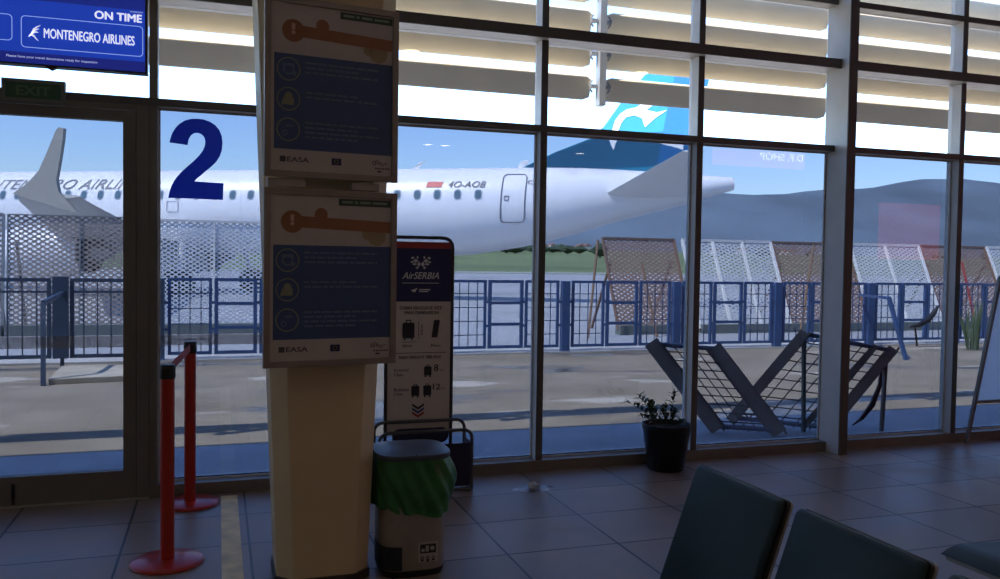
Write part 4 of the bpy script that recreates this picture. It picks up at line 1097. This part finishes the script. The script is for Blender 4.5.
# fin with dorsal fillet
FIN = [(-2.4,5.05),(-3.89,5.74),(-5.18,6.22),(-5.70,6.67),(-6.35,7.59),(-7.26,8.64),(-8.02,9.5),(-9.68,9.5),(-9.53,8.4),(-9.12,6.5),(-8.9,4.85),(-2.4,4.75)]
teal_p = mat('tail_teal', (0.016,0.185,0.30), 0.35, 0, 0.04, 0.5)
fin = MB().prism([W(s, OC-0.13, z) for s, z in FIN], NN*0.26).build('fin', teal_p, pl_)
m = MB().prism([W(s, OC-0.138, z) for s, z in ((-8.2,9.48),(-9.66,9.48),(-9.52,8.4),(-9.12,6.5),(-8.92,5.2),(-7.6,5.2),(-7.9,6.5),(-8.25,8.4))], NN*0.006).build('rudder_band', mat('tail_blue', (0.010,0.105,0.27), 0.35), fin)
m = MB().prism([W(s, OC-0.139, z) for s, z in ((-2.7,5.15),(-3.95,5.72),(-5.18,6.16),(-5.5,6.35),(-7.9,6.45),(-7.7,5.2),(-6,5.1),(-4,5.12))], NN*0.004).build('deep_teal_base', mat('tail_deep_teal', (0.010,0.085,0.165), 0.35), fin)
BIRD = [[(612,131),(615,121),(620,114),(627,109.5),(636,107.5),(640,105),(642,102.5),(646,104),(652,106),(646,110),(657,112.5),(667,110),(655,118),(645,127),(642,118),(634,115),(626,117),(621,123),(618,131)],
        [(609,139),(617.5,139),(615.5,144),(613.5,150),(611,145)], [(660,143.5),(684,141.5),(683,150),(672,146.5)]]
m = MB()
for poly in BIRD:
    pts = [W(*(lambda q: (q[0], OC-0.145, q[1]))(inplane(px, py, OC-0.145))) for px, py in poly]
    m.add(pts, [tuple(range(len(pts)))])
m.build('bird_emblem', mat('emblem_white', (0.8,0.8,0.8), 0.4), fin)
# tailplane
def foil_loft(secs, th):
    """sections (s_le, s_te, off, z): flat lens profile along the chord"""
    rs = []
    for sl_, st_, off, z, in secs:
        c = sl_-st_; r_ = []
        for q in range(16):
            a = 2*PI*q/16; x = 0.5+0.5*math.cos(a); y = th*math.sin(a)*(0.55+0.45*x)
            r_.append(W(st_+c*x, off, z+c*y))
        rs.append(r_)
    return MB().rings(rs)
tp_m = mat('tailplane_white', (0.80,0.79,0.76), 0.4, 0, 0.03, 0.6)
foil_loft([(-5.55,-8.95,1.2,4.05),(-5.9,-8.98,0.6,4.1),(-8.55,-9.2,-3.6,5.08)], 0.05).build('tailplane', tp_m, pl_, smooth=True)
foil_loft([(-5.55,-8.95,OC*2-1.2,4.05),(-8.55,-9.2,OC*2+3.6,5.08)], 0.05).build('tailplane', tp_m, pl_, smooth=True)
# wings with winglets
for sg, o0 in ((-1, 0.0), (1, 2*OC)):
    def O(v): return v if sg < 0 else 2*OC-v
    wg = foil_loft([(17.5,11.2,O(0.9),2.05),(14.2,10.2,O(-3.2),2.30),(7.5,5.6,O(-12.6),2.86),(7.2,5.5,O(-13.0),2.95)], 0.055).build('wing', tail_grey, pl_, smooth=True)
    WL = [inplane(px, py, -13) for px, py in ((14,194),(28,184),(40,171),(48,153),(57,131),(60,127.5),(65,128.5),(64,140),(61,160),(57.5,180),(60,192),(79,213),(60,208))]
    m = MB().prism([W(s, O(-12.95), z) for s, z in WL], NN*(0.10*-sg*-1)).build('winglet', mat('winglet_grey', (0.33,0.315,0.275), 0.4), wg)
# engine
def nacelle(off, vis):
    ZC = 1.66
    def ring(s, r, z=ZC, n=36): return [W(s, off+r*math.cos(2*PI*j/n), z+r*math.sin(2*PI*j/n)) for j in range(n)]
    e = MB().rings([ring(16.2,0.70),(ring(16.35,0.80)),ring(16.2,0.88),ring(15.4,0.98),(ring(14.4,0.98)),ring(13.3,0.84),ring(12.9,0.74),ring(12.9,0.66),ring(13.4,0.62)], cap=True).build('engine', pw, pl_, smooth=True)
    MB().rings([ring(13.45,0.60),ring(12.88,0.665),ring(12.80,0.70),ring(12.86,0.755),ring(13.0,0.762)], cap=True).build('exhaust_ring', mat('exhaust_dark', (0.06,0.06,0.065), 0.45, 0.4), e, smooth=True)
    MB().rings([ring(13.4,0.40),ring(12.5,0.34),ring(12.0,0.24)]).build('core_nozzle', mat('nozzle_grey', (0.30,0.29,0.28), 0.4, 0.4), e, smooth=True)
    MB().prism([W(s, off-0.09, z) for s, z in ((15.2,2.55),(12.4,2.2),(11.6,2.35),(13.6,2.5))], NN*0.18).build('pylon', tail_grey, e)
nacelle(-2.9, True)
nacelle(2*OC+2.9, False)
# landing gear
for off in (-1.45, 2*OC+1.45):
    m = MB().tube([W(10.2, off, 0.5), W(10.4, off*0.8+0.3, 2.1)], 0.11, 10).build('gear_leg', tail_grey, pl_)
    for d in (-0.28, 0.28):
        ws = [[W(10.2+r*math.cos(2*PI*j/24), off+d+o_, 0.52+r*math.sin(2*PI*j/24)) for j in range(24)] for r, o_ in ((0.25,-0.14),(0.46,-0.15),(0.52,-0.09),(0.52,0.09),(0.46,0.15),(0.25,0.14))]
        MB().rings(ws).build('wheel', black_m, m, smooth=True)
m = MB().tube([W(24, OC, 0.4), W(24.2, OC, 2.0)], 0.08, 10).build('gear_leg', tail_grey, pl_)
# cabin windows
win_m = mat('cabin_window', (0.10,0.17,0.21), 0.2)
ws = [1.19-0.787*k for k in range(0, 4)]+[1.19+0.787*k for k in range(1, 9)]+[8.03,8.81,9.6,10.4,11.2,12.0,12.75]+[13.92,14.72,15.5,16.25,17.05,17.85,18.66,19.37,20.1,20.9]
for s in ws:
    m = MB(); zc = 4.03; pts = []
    for x, z in rrect_pts(-0.145, 0.145, -0.20, 0.20, 0.125, 5): pts.append(skin(s+x, zc+z, 0.014))
    m.add(pts, [tuple(range(len(pts)))])
    wv = m.build('window', mat('window_rim', (0.30,0.36,0.40), 0.4), fus)
    m = MB(); pts = [skin(s+x, zc+z, 0.022) for x, z in rrect_pts(-0.105, 0.105, -0.155, 0.155, 0.09, 5)]
    m.add(pts, [tuple(range(len(pts)))]); m.build('pane', win_m, wv)
# rear door, hatch and markings
line_m = mat('door_line', (0.20,0.20,0.22), 0.5)
def outline(pr, e=0.016, w_=0.022):
    q_ = []
    for (a0, b0), (a1, b1) in zip(pr, pr[1:]+pr[:1]):
        k_ = max(1, int(math.hypot(a1-a0, b1-b0)/0.15))
        q_ += [(a0+(a1-a0)*i/k_, b0+(b1-b0)*i/k_) for i in range(k_)]
    pts = [skin(s, z, e) for s, z in q_]
    return MB().tube(pts, w_, 6, True)
drp = [(s-0.10*(z-3.9)**2*-0.35-0.15*(z-3.9)/0.9*0.15, z) for s, z in rrect_pts(-2.95, -2.06, 3.0, 4.82, 0.16, 5)]
rdo = outline(drp).build('rear_door', line_m, fus)
outline(rrect_pts(-2.32,-2.17,3.82,3.97,0.02,3), 0.016, 0.014).build('door_handle', line_m, rdo)
outline(rrect_pts(11.15,11.65,3.35,3.76,0.05,3), 0.016, 0.012).build('hatch', mat('hatch_line', (0.5,0.5,0.5), 0.5), fus)
def skin_text(body, s0, s1, z0, z1, mm, name, **kw):
    vs, fs, asp = text2d(body, **kw)
    MB().add([skin(s0+(s1-s0)*x, z0+(z1-z0)*y, 0.02+0.003*q) for x, y, q in vs], fs).build(name, mm, fus)
skin_text('MONTENEGRO AIRLINES', 21.45, 12.6, 4.27, 4.70, mat('letter_grey', (0.16,0.17,0.19), 0.5), 'airline_lettering', shear=0.3, bold=0.015)
skin_text('4O-AOB', 0.02, -1.42, 4.30, 4.545, mat('letter_dark', (0.10,0.10,0.12), 0.5), 'registration', shear=0.25, bold=0.012)
skin_text('o', -2.98, -3.3, 4.42, 4.58, line_m, 'door_mark')
m = MB(); m.add([skin(s, z, 0.02) for s, z in ((0.90,4.31),(0.28,4.31),(0.22,4.53),(0.84,4.53))], [(0,1,2,3)]); m.build('flag', mat('flag_red', (0.62,0.12,0.10), 0.5), fus)
for px in (413, 519):        # blade antennas on the spine
    s, z = inplane(px, 166, OC)
    MB().prism([W(s+0.12,OC-0.02,5.1),W(s-0.22,OC-0.02,5.1),W(s-0.42,OC-0.02,5.42),W(s-0.62 if px == 413 else s-0.24,OC-0.02,5.45),W(s-0.30,OC-0.02,5.40) if px == 413 else W(s-0.1,OC-0.02,5.42)], NN*0.04).build('antenna', pw, fus)

# ------------------------------------------------------------------ far trees and houses across the airfield
rr = random.Random(5)
def far_tree(x, y, h, r_, label):
    g0 = gz(y)
    t = thing('tree', (x, y, g0), label, 'tree', 'trees across the airfield')
    m = MB(); rs = []
    for i in range(7):
        a = i/6; q = max(0.06, math.sin(PI*(0.1+0.85*a)))*r_
        rs.append([(x+q*(1+0.22*math.sin(3*b+i*1.7+x))*math.cos(b), y+q*(1+0.2*math.cos(2*b+i))*math.sin(b), g0+h*0.12+h*0.88*a) for b in [2*PI*j/12 for j in range(12)]])
    m.rings(rs).build('crown', mat('tree_green', (0.035,0.06,0.03), 0.95, 0, 0.4, 0.3), t)
    MB().tube([(x,y,g0-0.3),(x,y,g0+h*0.3)], r_*0.12, 6).build('trunk', mat('trunk_brown', (0.08,0.06,0.04), 0.9), t)
tl_ = ['dark bush left of the brown screen across the grass', 'far tree in the low line under the tail', 'far tree under the tail next to pale houses', 'far tree above the white screens', 'far tree above the brown screens']
for k in range(34):
    px = rr.choice((rr.uniform(455, 600), rr.uniform(455, 600), rr.uniform(700, 1000)))
    y = rr.uniform(420, 900)
    p = at(px, 255, y)
    far_tree(p.x, y, rr.uniform(4, 7.5), rr.uniform(3, 8), 'small dark tree in the line under the aircraft tail' if px < 620 else 'small dark tree on the horizon above the mesh screens')
p = at(600, 255, 300); far_tree(p.x, 300, 6.0, 3.0, 'larger dark bush at the left end of the brown mesh screen')
for k in range(22):
    px = rr.choice((rr.uniform(500, 598), rr.uniform(500, 598), rr.uniform(705, 830)))
    y = rr.uniform(950, 1500); p = at(px, 255, y)
    hz = 5+rr.uniform(0, 5); hw_ = rr.uniform(4, 8)
    z0_ = gz(y-5)
    h = thing('house', (p.x, y, z0_), 'tiny pale house in the distant town under the aircraft tail' if px < 620 else 'tiny pale house below the mountains above the screens', 'house', 'houses of the distant town')
    MB().box(p.x-hw_, p.x+hw_, y-5, y+5, z0_-0.3, z0_+hz).build('wall', mat('house_wall', (0.55,0.52,0.47), 0.8), h)
    MB().prism([(p.x-hw_-0.5, y-5.5, z0_+hz), (p.x+hw_+0.5, y-5.5, z0_+hz), (p.x, y-5.5, z0_+hz+3)], (0, 11, 0)).build('roof', mat('house_roof', (0.30,0.14,0.09), 0.8), h)

# ------------------------------------------------------------------ ceiling lamps and the shop front behind the viewer
lamp_m = bpy.data.materials.new('lamp_glow'); lamp_m.use_nodes = True
_b = lamp_m.node_tree.nodes['Principled BSDF']; _b.inputs['Base Color'].default_value = (0.9,0.85,0.75,1); _b.inputs['Emission Color'].default_value = (1.0,0.82,0.6,1); _b.inputs['Emission Strength'].default_value = LAMP
spots = [(at(px,py,20.5).x, 2*GLY-20.5) for px, py in ((104,134),(172,150),(428,148),(445,152),(580,153))]
spots += [(x, y) for x in (-4.5, -1.0, 2.5, 6.0, 9.5) for y in (-5.5, -2.5, 0.5)]
for x, y in spots:
    t = thing('ceiling_lamp', (x, y, ZTOP-0.06), 'small round warm ceiling lamp behind the viewer', 'lamp', 'warm ceiling lamps')
    MB().lathe([(0,ZTOP-0.001),(0.15,ZTOP-0.001),(0.15,ZTOP-0.03),(0.125,ZTOP-0.035),(0.12,ZTOP-0.02),(0,ZTOP-0.02)], (x,y,0), 24).build('housing', white_paint, t)
    MB().lathe([(0,ZTOP-0.028),(0.115,ZTOP-0.028),(0.115,ZTOP-0.022),(0,ZTOP-0.022)], (x,y,0), 24).build('diffuser', lamp_m, t)
YS2 = -5.5
sf = thing('shop_sign', (4, YS2+0.06, 3.0), 'lit pink shop sign hung behind the viewer, seen mirrored in the glass', 'sign')
XM = lambda px, py: at(px, py, 2*GLY-YS2).x
xa, xb = XM(712, 155), XM(804, 155); xs0, xs1 = xa, xb; xt0, xt1 = XM(758, 155), XM(801, 155)
MB().box(xa, xb, YS2+0.001, YS2+0.08, 3.92, 4.42).build('light_box', mat('shop_pink', (0.75,0.12,0.25), 0.5, emit=4.0), sf)
m = MB(); vs_, fs_, asp_ = text2d('D.F. SHOP', bold=0.02)
m.add([(xt0+(xt1-xt0)*(1-x_), YS2+0.084-0.0, 4.10+0.17*z_) for x_, z_, q_ in vs_], fs_); m.build('lettering', mat('shop_white', (0.9,0.85,0.9), 0.5, emit=3.5), sf)
pn = thing('shop_poster', (10, YS2+0.05, 1.6), 'lit red advertising stand behind the viewer, seen mirrored in the glass', 'poster')
xa, xb = XM(878, 230), min(XM(950, 230), XR-0.1)
MB().box(min(xa, XR-1.6), xb, YS2+0.001, YS2+0.06, 1.75, 3.2).build('light_box', mat('poster_red', (0.6,0.06,0.10), 0.5, emit=3.0), pn)
for x in (xs0+0.4, xs1-0.4): MB().tube([(x, YS2+0.04, 4.42), (x, YS2+0.04, ZTOP)], 0.015, 8).build('hanger', grey_metal, sf)
MB().box(min(xa, XR-1.6), xb, YS2+0.005, YS2+0.055, 0.0, 1.75).build('stand', grey_metal, pn)
